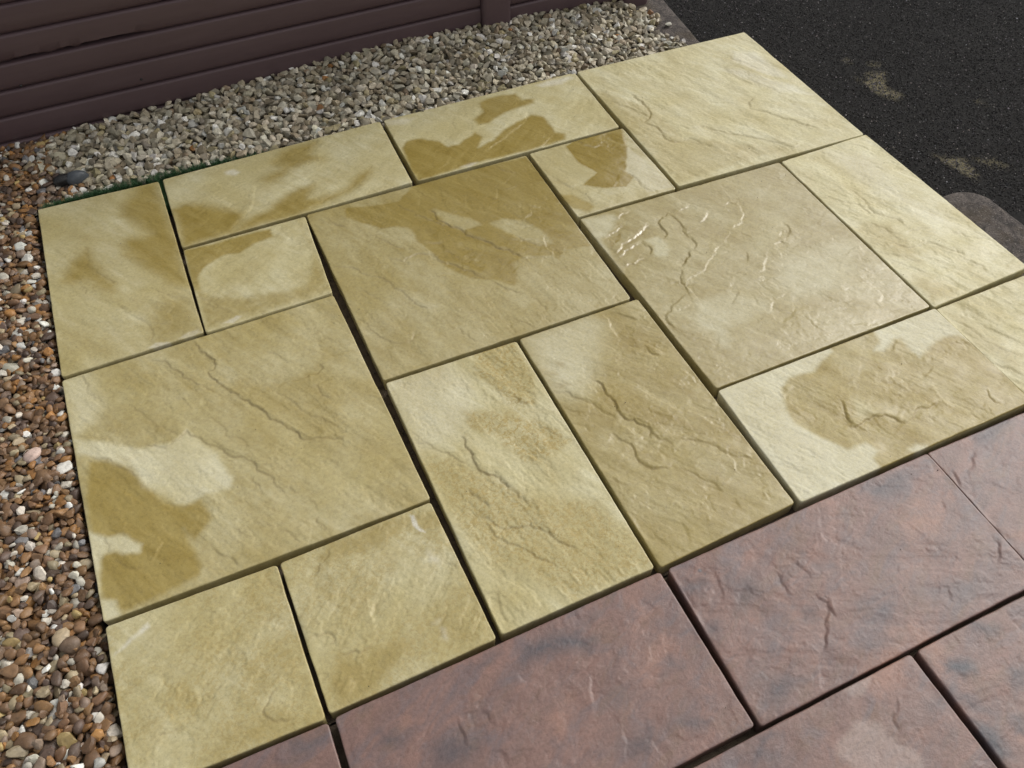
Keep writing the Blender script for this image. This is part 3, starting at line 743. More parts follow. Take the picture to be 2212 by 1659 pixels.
def mat_concrete():
    n = NT('old_concrete'); P = n.pos
    c = n.mix(n.ramp(n.noise(P, 30., 7, .74, dist=.9), (.42, 0.), (.58, 1.)), (.055, .047, .043), (.140, .118, .104))
    c = n.mix(n.ramp(n.noise(n.mapv(P, loc=(2, 7, 0)), 11., 4, .6, dist=.5), (.48, 0.), (.60, .7)), c, (.085, .066, .046))
    c = n.mix(n.ramp(n.noise(P, 260., 3, .6), (.56, 0.), (.66, .8)), c, (.022, .019, .018))
    c = n.mix(n.ramp(n.noise(n.mapv(P, loc=(5, 1, 0)), 200., 3, .6), (.60, 0.), (.68, .9)), c, (.24, .21, .185))
    n.base(c); n.rough(.8); n.spec(.2)
    b = n.bump(n.noise(P, 50., 6, .7), .9, .006); n.bump(n.noise(P, 400., 4, .7), .9, .002, b)
    return n.m
M_CONC = mat_concrete()
M_NAIL = mat_simple('dark_nail', (.012, .010, .010), (.02, .015, .015), 100., .6, .1)
M_GRASS = mat_simple('short_grass', (.030, .085, .032), (.06, .14, .05), 120., .55, .1)

# ------------------------------------------------------------------ ground sheet and beds
def plane(name, x0, y0, x1, y1, z, mat, sub=1, **kw):
    xs = np.linspace(x0, x1, sub + 1); ys = np.linspace(y0, y1, sub + 1)
    X, Y = np.meshgrid(xs, ys)
    V = np.c_[X.ravel(), Y.ravel(), np.full(X.size, z)]
    n = sub + 1
    i = np.arange(sub)[:, None] * n + np.arange(sub)[None, :]
    F = np.stack([i, i + 1, i + n + 1, i + n], -1).reshape(-1, 4)
    me = make_mesh(name, V, F)
    return link(name, me, mat, **kw)

plane('ground', -120, -120, 120, 120, -0.115, M_GROUND, 4, kind='structure')

def grid_xy(nx, ny, x0, y0, x1, y1):
    X, Y = np.meshgrid(np.linspace(x0, x1, nx), np.linspace(y0, y1, ny))
    i = np.arange(ny - 1)[:, None] * nx + np.arange(nx - 1)[None, :]
    F = np.stack([i, i + 1, i + nx + 1, i + nx], -1).reshape(-1, 4)
    return X, Y, F

def polymask(px, py, poly):
    """signed distance (mm), positive inside"""
    n = len(poly)
    d2 = np.full(px.shape, 1e12); inside = np.zeros(px.shape, bool)
    for i in range(n):
        ax, ay = poly[i]; bx, by = poly[(i + 1) % n]
        ex, ey = bx - ax, by - ay; L = ex * ex + ey * ey + 1e-9
        t = np.clip(((px - ax) * ex + (py - ay) * ey) / L, 0, 1)
        d2 = np.minimum(d2, (px - ax - t * ex) ** 2 + (py - ay - t * ey) ** 2)
        if ay != by:
            c = ((ay > py) != (by > py)) & (px < (bx - ax) * (py - ay) / (by - ay) + ax)
            inside ^= c
    d = np.sqrt(d2)
    return np.where(inside, d, -d)

# asphalt drive: fine sheet near the camera view
X, Y, F = grid_xy(190, 230, 1.60, -2.2, 3.5, 1.4)
Zb = -0.0475 + .0008 * fbm(X * 6, Y * 6, 3) + .0005 * fbm(X * 40, Y * 40, 5)
moss_polys = [[(2308, -307), (2315, -348), (2354, -309), (2411, -325), (2357, -396), (2375, -451), (2341, -462), (2314, -413)],
              [(2248, -714), (2265, -738), (2310, -766), (2294, -835), (2272, -847), (2262, -800)],
              [(2337, -212), (2356, -218), (2353, -232), (2338, -226)], [(2395, -262), (2430, -275), (2425, -290), (2398, -280)],
              [(2330, -770), (2390, -800), (2400, -850), (2350, -830)], [(2545, -560), (2565, -570), (2560, -590)]]
mm = np.zeros(X.size)
for k, pl in enumerate(moss_polys):
    mm = np.maximum(mm, sstep(-12, 10, polymask(X.ravel() * 1000, Y.ravel() * 1000, pl)) * (.55 if k in (4,) else 1))
me = make_mesh('asphalt_drive', np.c_[X.ravel(), Y.ravel(), Zb.ravel()], F)
attr(me, 'moss', mm)
drive = link('asphalt_drive', me, M_ASPH, kind='structure')
plane('asphalt_road', 1.62, -14, 26, 18, -0.058, M_ASPH, 8, kind='structure')

# aggregate standing proud of the binder
def octa_chips(n):
    x = rng.uniform(1.86, 3.25, n); y = rng.uniform(-1.05, 1.3, n)
    # only what the photograph's part of the drive shows, denser towards the slabs
    # keep only a generous neighbourhood of the visible wedge of the drive
    keep = (x > 2.05) & (y < 1.0 - (x - 2.0) * .85 + .25) & (y > -1.0)
    keep |= (x <= 2.05) & (y > 0.0)
    x, y = x[keep], y[keep]; n = len(x)
    base = np.array([(1, 0, 0), (-1, 0, 0), (0, 1, 0), (0, -1, 0), (0, 0, 1), (0, 0, -1)], float)
    f = np.array([(0, 2, 4), (2, 1, 4), (1, 3, 4), (3, 0, 4), (2, 0, 5), (1, 2, 5), (3, 1, 5), (0, 3, 5)])
    r = rng.uniform(.0010, .0027, n) * (1 + .5 * (rng.random(n) > .93))
    V = base[None] * r[:, None, None] * rng.uniform(.6, 1.25, (n, 6, 1))
    q = rng.normal(size=(n, 4)); q /= np.linalg.norm(q, axis=1)[:, None]
    V = qrot(q, V)
    V += np.stack([x, y, -0.0468 + rng.uniform(-.0012, .0006, n)], 1)[:, None, :]
    col = rng.uniform(.018, .048, n)
    col = np.where(rng.random(n) > .955, rng.uniform(.10, .34, n), col)  # a few chips coloured bright to stand in for sparkle
    col *= np.where(rng.random(n) > .5, 1.0, .8)
    dust = np.zeros(n)
    for pl in moss_polys[:3]:
        dust = np.maximum(dust, sstep(-10, 8, polymask(x * 1000, y * 1000, pl)))
    dust = (dust * (.55 + .9 * fbm(x * 45, y * 45, 31, 3)) > .42)
    col = np.where(dust, rng.uniform(.08, .17, n), col)
    C = np.stack([col * rng.uniform(1.0, 1.2, n), col, col * rng.uniform(.88, 1.1, n), np.ones(n)], 1)
    F = (f[None] + np.arange(n)[:, None, None] * 6).reshape(-1, 3)
    me = make_mesh('chippings', V.reshape(-1, 3), F, smooth=False)
    attr(me, 'stone_color', np.repeat(C, 6, 0), 'FLOAT_COLOR')
    return me

def qrot(q, V):
    w = q[:, 0][:, None, None]; u = q[:, 1:][:, None, :]
    t = 2 * np.cross(np.broadcast_to(u, V.shape), V)
    return V + w * t + np.cross(np.broadcast_to(u, V.shape), t)
link('chippings', octa_chips(150000), M_CHIP, drive, kind='stuff')
# a few loose pale chips lying on the drive
# ------------------------------------------------------------------ concrete edging under the paving
def rounded_block(name, outline, ztop, zbot, r=.006, amp=.0015, mat=M_CONC, seed=1, step=.01, **kw):
    """prism from an outline with a rounded upper arris and a slightly uneven top"""
    O = np.array(outline, float); n = len(O)
    pts = []
    for i in range(n):
        a, b = O[i], O[(i + 1) % n]; m = max(1, int(np.linalg.norm(b - a) / step))
        for k in range(m): pts.append(a + (b - a) * k / m)
    P = np.array(pts); n = len(P); c = P.mean(0)
    nx = np.roll(P, -1, 0) - np.roll(P, 1, 0); nx = np.c_[nx[:, 1], -nx[:, 0]]; nx /= np.linalg.norm(nx, axis=1)[:, None]
    if ((P - c) * nx).sum() < 0: nx = -nx
    P = P + nx * (fbm(P[:, 0] * 30, P[:, 1] * 30, seed, 3)[:, None] * .002)
    rows = [(0, zbot), (0, ztop - r), (.3 * r, ztop - .3 * r), (r, ztop)]
    V = []
    for ins, z in rows: V.append(np.c_[P - nx * ins, np.full(n, z)])
    inner = P - nx * r
    steps = [.9, .75, .55, .35, .15, .02]
    for s in steps:
        q = c + (inner - c) * s
        V.append(np.c_[q, ztop + amp * fbm(q[:, 0] * 18, q[:, 1] * 18, seed + 4, 4)])
    V = np.concatenate(V); R = len(rows) + len(steps); F = []
    j = np.arange(n); j2 = (j + 1) % n
    for k in range(R - 1):
        F.append(np.stack([k * n + j, k * n + j2, (k + 1) * n + j2, (k + 1) * n + j], 1))
    me = make_mesh(name, V, np.concatenate(F))
    return link(name, me, mat, **kw)

rounded_block('edging_stone', [(1.76, -.30), (1.978, -.30), (1.976, .032), (2.017, .323), (2.10, .93), (1.76, .93)], -.030, -.10, seed=3,
              label='brown grey concrete edging between the gravel, the fence end and the asphalt', cat='edging stone')
arc = [(2.225 - .075 + .075 * math.sin(a), -.955 + .075 * math.cos(a)) for a in np.linspace(0, 1.35, 8)]
rounded_block('edging_stone', [(1.80, -2.3)] + [(1.80, -.875)] + arc + [(2.237, -2.3)], -.028, -.10, seed=8,
              label='dark grey concrete edging with a rounded corner beside the asphalt at the right frame edge', cat='edging stone')
# ------------------------------------------------------------------ paving slabs
YEL_BED = plane('yellow_paving', 0.02, -1.50, 2.07, -0.02, -0.036, M_BED, 2, kind='structure', label='yellow riven paving laid as a patio between the gravel and the asphalt')
RED_BED = plane('red_paving', 0.02, -2.38, 2.07, -1.503, -0.037, M_BED, 2, kind='structure', label='red grey riven paving along the front of the yellow paving')

def jitter_line(P, amp, seed):
    r = np.random.default_rng(seed)
    P = np.asarray(P, float)
    for it in range(3):
        Q = [P[0]]
        for a, b in zip(P[:-1], P[1:]):
            L = np.linalg.norm(b - a)
            m = (a + b) / 2
            if L > 6:
                nrm = np.array([-(b - a)[1], (b - a)[0]]) / (L + 1e-9)
                m = m + nrm * r.normal() * min(L * .10, amp)
                Q += [m, b]
            else: Q.append(b)
        P = np.array(Q)
    return P

def ledge(px, py, P, h, H, R=30.0, seed=0, CR=None):
    """adds one riven step along polyline P (mm). h>0: high on the left-hand (far) side"""
    P = jitter_line(P, 2.6, seed)
    lo = P.min(0) - 3 * R; hi = P.max(0) + 3 * R
    sel = np.where((px > lo[0]) & (px < hi[0]) & (py > lo[1]) & (py < hi[1]))[0]
    if len(sel) == 0: return
    x = px[sel]; y = py[sel]
    best = np.full(len(sel), 1e9); sg = np.zeros(len(sel)); tt = np.zeros(len(sel))
    seg = np.linalg.norm(np.diff(P, axis=0), axis=1); cum = np.r_[0, np.cumsum(seg)]; tot = cum[-1] + 1e-9
    for i in range(len(P) - 1):
        ax, ay = P[i]; ex, ey = P[i + 1] - P[i]; L = ex * ex + ey * ey + 1e-9
        t = np.clip(((x - ax) * ex + (y - ay) * ey) / L, 0, 1)
        dx = x - ax - t * ex; dy = y - ay - t * ey; d = dx * dx + dy * dy
        m = d < best
        best = np.where(m, d, best); s = ex * (y - ay) - ey * (x - ax)
        sg = np.where(m, np.sign(s), sg); tt = np.where(m, (cum[i] + t * seg[i]) / tot, tt)
    d = np.sqrt(best)
    taper = np.clip(np.minimum(tt, 1 - tt) * tot / 18.0, 0, 1); taper = taper ** .7
    var = .75 + .5 * fbm(x / 30, y / 30, seed + 3, 3)
    u = sg * d
    prof = np.tanh(u / .8) * .5 * np.where(u * h > 0, np.exp(-d / (R * 1.7)), np.exp(-d / (R * .8)))
    H[sel] += h * taper * var * prof
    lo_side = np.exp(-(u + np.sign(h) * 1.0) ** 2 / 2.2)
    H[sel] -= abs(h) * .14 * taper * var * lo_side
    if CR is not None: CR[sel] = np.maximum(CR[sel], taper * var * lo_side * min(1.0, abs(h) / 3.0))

SLABLABEL = {
 'S1': 'cream paving slab at the far left corner with three dark damp blotches',
 'S2': 'cream slab along the gravel with green grass at its back edge and a white mark',
 'S3': 'cream slab along the gravel with a cloud of dark ochre damp patches',
 'S4': 'large pale dry slab at the far corner next to the asphalt',
 'S5': 'small slab near the far left with a damp band along its back edge',
 'S6': 'large central slab, wet, with the fence reflection painted dark ochre across its upper half',
 'S7': 'small slab with a sharp edged wet patch, fence reflection painted dark ochre, between central and far corner slabs',
 'S8': 'large wet slab right of centre with scaly ridges near its left corner',
 'S9': 'pale narrow slab lying along the asphalt edge',
 'S10': 'large slab at the left with a pale dry patch in the middle and dark damp lower corner',
 'S11': 'upright slab below the central slab with rough speckled ochre lower half',
 'S12': 'upright smooth damp slab with three small round finger marks',
 'S13': 'slab above the red paving with a damp centre and cream dry ends',
 'S14': 'pale slab at the right frame edge, slightly sunk beside its neighbour',
 'S15': 'small slab with a short white lime streak near its back edge',
 'S16': 'slab at the lower left corner with a white lime streak on its left',
 'R1': 'red slab with a blue grey blotch below the joint of the small and upright yellow slabs',
 'R2': 'large red slab right of the middle with a chain of cracks',
 'R3': 'red slab at the right frame edge, sunk below its neighbour',
 'R4': 'red slab at the bottom left below the lime streaked slab',
 'R5': 'red brown slab with a pale dry patch at the bottom edge',
 'R6': 'orange and blue grey mottled slab in the lower right corner',
}
BASE = {'S1': (.30, .12), 'S2': (.18, .08), 'S3': (.16, .08), 'S4': (.12, .18), 'S5': (.22, .15), 'S6': (.58, .62), 'S7': (.32, .55), 'S8': (.64, .42),
        'S9': (.10, .15), 'S10': (.52, .42), 'S11': (.18, .08), 'S12': (.80, .34), 'S13': (.80, .12), 'S14': (.12, .1), 'S15': (.33, .12), 'S16': (.33, .10)}
RAGGED = {'S11': 1.0, 'S15': .6, 'S16': .6, 'S2': .0, 'S10': .12, 'S1': .1}
TONE = {'S12': (1.0, .99, .86), 'S8': (.97, .96, .80), 'S6': (1.0, .985, .9), 'S9': (1.04, 1.04, 1.02), 'S4': (1., 1.01, 1.03), 'S13': (1, 1, .97), 'S15': (.99, .98, .96), 'S16': (1.0, .98, .97), 'S11': (1, 1, .97)}

def build_slab(key, step=2.5):
    q = np.array(QUADS[key], float) / 10.0          # mm, TL TR BR BL
    red = key[0] == 'R'
    sd_ = sum(ord(c) * 31 ** i for i, c in enumerate(key)) % 997
    W = (np.linalg.norm(q[1] - q[0]) + np.linalg.norm(q[2] - q[3])) / 2
    Hh = (np.linalg.norm(q[3] - q[0]) + np.linalg.norm(q[2] - q[1])) / 2
    def coords(L):
        e = np.array([0, .35, .9, 1.8, 3.2, 5.4, 8.4])
        n = int((L - 2 * 8.4) / step)
        return np.r_[e, np.linspace(8.4, L - 8.4, n + 1)[1:-1], L - e[::-1]]
    cx, cy = coords(W), coords(Hh); nx, ny = len(cx), len(cy)
    U, V = np.meshgrid(cx, cy)
    # rounded plan corners
    RC = 6.5
    def corner(U, V):
        du = np.maximum(RC - np.minimum(U, W - U), 0); dv = np.maximum(RC - np.minimum(V, Hh - V), 0)
        su = np.where(U < W / 2, 1, -1); sv = np.where(V < Hh / 2, 1, -1)
        m = (du > 0) & (dv > 0)
        k = np.where(m, np.maximum(du, dv) / np.sqrt(du * du + dv * dv + 1e-9), 1)
        U2 = np.where(m, U + su * du * (1 - k), U); V2 = np.where(m, V + sv * dv * (1 - k), V)
        return U2, V2
    ed = np.minimum(np.minimum(U, W - U), np.minimum(V, Hh - V))
    U2, V2 = corner(U, V)
    s = U2 / W; t = V2 / Hh
    Xm = ((1 - s) * (1 - t))[..., None] * q[0] + (s * (1 - t))[..., None] * q[1] + (s * t)[..., None] * q[2] + ((1 - s) * t)[..., None] * q[3]
    px = Xm[..., 0].ravel(); py = Xm[..., 1].ravel(); edr = ed.ravel()
    c = q.mean(0)
    # slightly wavy outline
    wv = np.exp(-edr / 14.0)
    wx = 1.3 * fbm(px / 70, py / 70, sd_ + 1, 4); wy = 1.3 * fbm(px / 70, py / 70, sd_ + 2, 4)
    gx = px + wx * wv; gy = py + wy * wv
    # relief
    ang = STREAK + math.radians(((sd_ * 7) % 40) - 20) if not red else math.radians(-30 + (sd_ * 7) % 60)
    if key in ('S2', 'S3', 'S5', 'S15', 'S16'): ang += math.radians(85)
    ca, sa = math.cos(ang), math.sin(ang)
    a = px * ca + py * sa; b = -px * sa + py * ca
    H = 1.5 * fbm(a / 190, b / 110, sd_ + 5, 3)
    nn = fbm(a / 150 + .25 * fbm(px / 40, py / 40, sd_ + 8, 3), b / 52, sd_ + 9, 5, .55)
    lv = 4.2 if not red else 4.0
    v = nn * lv; fr = v - np.floor(v)
    terr = (np.floor(v) + sstep(.94, 1.0, fr) + .12 * fr) / lv
    mask = sstep(-.22, .12, fbm(px / 130, py / 130, sd_ + 12, 3))
    H += (4.0 if not red else 2.2) * (terr * mask + .5 * nn * (1 - mask))
    rag = RAGGED.get(key, 0)
    H *= {'S6': .55, 'S8': .38, 'S7': .6, 'S12': .7, 'S10': .75, 'S13': .7, 'S4': .85, 'S9': .95, 'S14': 1.0, 'S11': 1.0, 'S1': .7, 'S3': .7, 'S5': .8}.get(key, 1.0)
    H += (.16 + .42 * rag) * fbm(a / 14, b / 9, sd_ + 14, 4, .6)
    H += .35 * fbm(a / 60, b / 22, sd_ + 15, 4, .6)
    CR = np.zeros(len(px))
    for k, lg in enumerate(LEDGES):
        if lg[0] == key:
            P = np.array(lg[2], float).reshape(-1, 2)
            ledge(gx, gy, P, lg[1] * (.95 if lg[1] > 0 else (.32 if key in ('S8', 'S6', 'S7', 'S13') else .9)) * (.85 if red else 1), H, CR=CR if lg[1] > 0 else None, seed=k, R=24 + 14 * ((k * 37) % 10) / 10)
            if abs(lg[1]) >= 1.5 and len(P) > 2:       # a second, broken strand beside the main step
                nP = P[len(P) // 3:] + np.array([rng.uniform(2, 5), rng.uniform(2, 6)])
                ledge(gx, gy, nP, lg[1] * .42, H, seed=k + 500, R=12)
    rr = np.random.default_rng(sd_ + 60)
    for k in range(int(48 * W * Hh / 90000)):      # small flakes and hairline steps
        x0_, y0_ = rr.uniform(12, W - 12), rr.uniform(12, Hh - 12); s_, t_ = x0_ / W, y0_ / Hh
        p0 = (1 - s_) * (1 - t_) * q[0] + s_ * (1 - t_) * q[1] + s_ * t_ * q[2] + (1 - s_) * t_ * q[3]
        L_ = rr.uniform(10, 34) * (1 + 1.3 * (rr.random() > .8)); th = ang + rr.normal() * .45; pts = [p0]
        for j in range(4):
            th += rr.normal() * .45; pts.append(pts[-1] + np.array([math.cos(th), math.sin(th)]) * L_ / 4)
        P = np.array(pts)
        if P[0, 0] > P[-1, 0]: P = P[::-1]
        ledge(gx, gy, P, rr.choice([1, -1]) * rr.uniform(.35, 1.05), H, seed=k + 200, R=rr.uniform(8, 22))
    H = H * sstep(-2, 9, edr)
    # worn arris
    r = 2.4 + .8 * fbm(px / 25, py / 25, sd_ + 20, 3)
    e = np.clip(edr, 0, None)
    H -= np.where(e < r, r - np.sqrt(np.maximum(r * r - (r - e) ** 2, 0)), 0)
    H -= np.clip(1.2 * fbm(px / 34, py / 34, sd_ + 22, 3) - .38, 0, 3) * np.exp(-e / 5) * 3.0
    z0 = HEIGHTS.get(key, 0) * 1000
    tilt = (np.array([(sd_ % 7) - 3, (sd_ % 5) - 2]) * .0007)
    Z = z0 + H + (px - c[0]) * tilt[0] + (py - c[1]) * tilt[1]
    Vt = np.c_[gx, gy, Z]
    i = np.arange(ny - 1)[:, None] * nx + np.arange(nx - 1)[None, :]
    F = np.stack([i + nx, i + nx + 1, i + 1, i], -1).reshape(-1, 4)
    # side walls
    top = np.arange(nx); bot = (ny - 1) * nx + np.arange(nx)
    ring = np.r_[top[:-1], np.arange(ny - 1) * nx + nx - 1, bot[::-1][:-1], (np.arange(ny - 1)[::-1] + 1) * nx]
    m = len(ring); rp = Vt[ring]
    tn = np.roll(rp, -1, 0) - np.roll(rp, 1, 0); on = np.c_[-tn[:, 1], tn[:, 0]]; on /= np.linalg.norm(on, axis=1)[:, None] + 1e-9
    if ((rp[:, :2] - c) * on).sum() < 0: on = -on
    per = np.cumsum(np.linalg.norm(np.diff(np.r_[rp[:1], rp], axis=0)[:, :2], axis=1))
    prev = ring; allV = [Vt]; base = len(Vt); Fs = [F]
    for k, dz in enumerate((4, 10, 17, 25, 34)):
        off = -.2 + .75 * fbm(per / 18, np.full(m, dz / 9.0), sd_ + 30, 3) - .03 * dz
        zz = np.maximum(rp[:, 2] - dz, -35 + .0 * dz) if k < 4 else np.full(m, -35.0)
        rv = np.c_[rp[:, :2] + on * off[:, None], zz]
        allV.append(rv); cur = base + np.arange(m); base += m
        Fs.append(np.stack([prev, np.roll(prev, -1), np.roll(cur, -1), cur], 1)); prev = cur
    allV = np.concatenate(allV) / 1000.0; F = np.concatenate(Fs)
    # make sure the top faces look up
    me = make_mesh('paving_slab', allV, F)
    # stains and painted reflections
    n = len(allV); X = allV[:, 0] * 1000; Y = allV[:, 1] * 1000
    wxn = 5 * fbm(X / 28, Y / 28, sd_ + 40, 4, .6); wyn = 5 * fbm(X / 28, Y / 28, sd_ + 41, 4, .6)
    bd, bf = BASE.get(key, (1.0, .2))
    lo = fbm(a_full(X, Y, ca, sa) / 160, b_full(X, Y, ca, sa) / 70, sd_ + 50, 4)
    damp = np.full(n, bd) + (0 if red else .30 * lo); film = np.full(n, bf) + (.25 * fbm(X / 70, Y / 45, sd_ + 55, 4) if not red else 0)
    for st in STAINS_REFLECTIONS:
        if st[0] == key:
            k = sstep(-st[3], st[3], polymask(X + wxn, Y + wyn, np.array(st[4], float).reshape(-1, 2).tolist()))
            damp = damp * (1 - k) + (st[1] + .08 * lo) * k; film = film * (1 - k) + st[2] * k
    damp[n - 5 * m:] = np.clip(damp[n - 5 * m:], .1, .4) if not red else 1
    attr(me, 'damp', np.clip(damp, 0, 1)); attr(me, 'film', np.clip(film, 0, 1))
    bloom = np.zeros(n); blotch = np.zeros(n)
    for bl in BLOOMS_SHEEN:
        if bl[0] == key: bloom = np.maximum(bloom, bl[1] * sstep(-bl[2], bl[2], polymask(X + wxn * .6, Y + wyn * .6, np.array(bl[3], float).reshape(-1, 2).tolist())))
    for bl in BLOTCHES:
        if bl[0] == key: blotch = np.maximum(blotch, bl[1] * sstep(-bl[2], bl[2], polymask(X + wxn * 2, Y + wyn * 2, np.array(bl[3], float).reshape(-1, 2).tolist())))
    crk = np.zeros(n); crk[:len(CR)] = CR; attr(me, 'crack', np.clip(crk, 0, 1))
    if red: attr(me, 'blotch', blotch)
    else:
        attr(me, 'bloom', bloom)
        attr(me, 'ragged', np.full(n, rag) * sstep(.18, .45, damp))
        tc = TONE.get(key, (1, 1, 1)); attr(me, 'tone', np.tile(np.array(tc + (1.0,)), (n, 1)), 'FLOAT_COLOR')
    return link('paving_slab', me, M_RED if red else M_YEL, RED_BED if red else YEL_BED, label=SLABLABEL.get(key))

def a_full(X, Y, ca, sa): return X * ca + Y * sa
def b_full(X, Y, ca, sa): return -X * sa + Y * ca

STEP = {'S1': 2.8, 'S2': 3.0, 'S3': 3.0, 'S4': 3.0, 'S5': 2.8, 'S7': 3.0, 'S9': 2.8, 'S14': 3.0, 'R3': 3.0}
QUADS['R7'] = [[30, -18030], [2440, -18030], [2440, -20930], [30, -20930]]
QUADS['R8'] = [[2560, -18030], [5940, -18030], [5940, -20930], [2560, -20930]]
QUADS['R9'] = [[18000, -18030], [20900, -18030], [20900, -20930], [18000, -20930]]
QUADS['R10'] = [[18000, -15040], [20900, -15040], [20900, -17930], [18000, -17930]]
for a_, b_, g_ in (('S14', 'S13', 42), ('S9', 'S8', 36), ('R3', 'R2', 45)):   # tight joints
    QUADS[a_][0][0] = QUADS[b_][1][0] + g_ + 10; QUADS[a_][3][0] = QUADS[b_][2][0] + g_ + 10
for key in list(QUADS):
    build_slab(key, STEP.get(key, 2.2) if key not in ('R7', 'R8', 'R9', 'R10') else 6.0)

# ------------------------------------------------------------------ loose stones
def ico():
    t = (1 + 5 ** .5) / 2
    v = [(-1, t, 0), (1, t, 0), (-1, -t, 0), (1, -t, 0), (0, -1, t), (0, 1, t), (0, -1, -t), (0, 1, -t), (t, 0, -1), (t, 0, 1), (-t, 0, -1), (-t, 0, 1)]
    f = [(0, 11, 5), (0, 5, 1), (0, 1, 7), (0, 7, 10), (0, 10, 11), (1, 5, 9), (5, 11, 4), (11, 10, 2), (10, 7, 6), (7, 1, 8), (3, 9, 4), (3, 4, 2), (3, 2, 6), (3, 6, 8), (3, 8, 9), (4, 9, 5), (2, 4, 11), (6, 2, 10), (8, 6, 7), (9, 8, 1)]
    v = [np.array(p) / np.linalg.norm(p) for p in v]
    cache = {}; nf = []
    def mid(a, b):
        k = (min(a, b), max(a, b))
        if k not in cache:
            p = v[a] + v[b]; v.append(p / np.linalg.norm(p)); cache[k] = len(v) - 1
        return cache[k]
    for a, b, c in f:
        ab, bc, ca_ = mid(a, b), mid(b, c), mid(c, a)
        nf += [(a, ab, ca_), (b, bc, ab), (c, ca_, bc), (ab, bc, ca_)]
    return np.array(v), np.array(nf)
ICO_V, ICO_F = ico()

def rock_shape(angular, r, dl=.45, dh=.82):
    """unit stone: a ball cut by random planes; angular=number of cuts"""
    V = ICO_V.copy()
    for k in range(angular):
        n = r.normal(size=3); n /= np.linalg.norm(n); d = r.uniform(dl, dh)
        s = V @ n; over = s > d
        V[over] -= np.outer(s[over] - d, n)
    V *= 1 + .06 * r.normal(size=(len(V), 1))
    V -= (V.max(0) + V.min(0)) / 2; V /= np.abs(V).max(0)
    return V

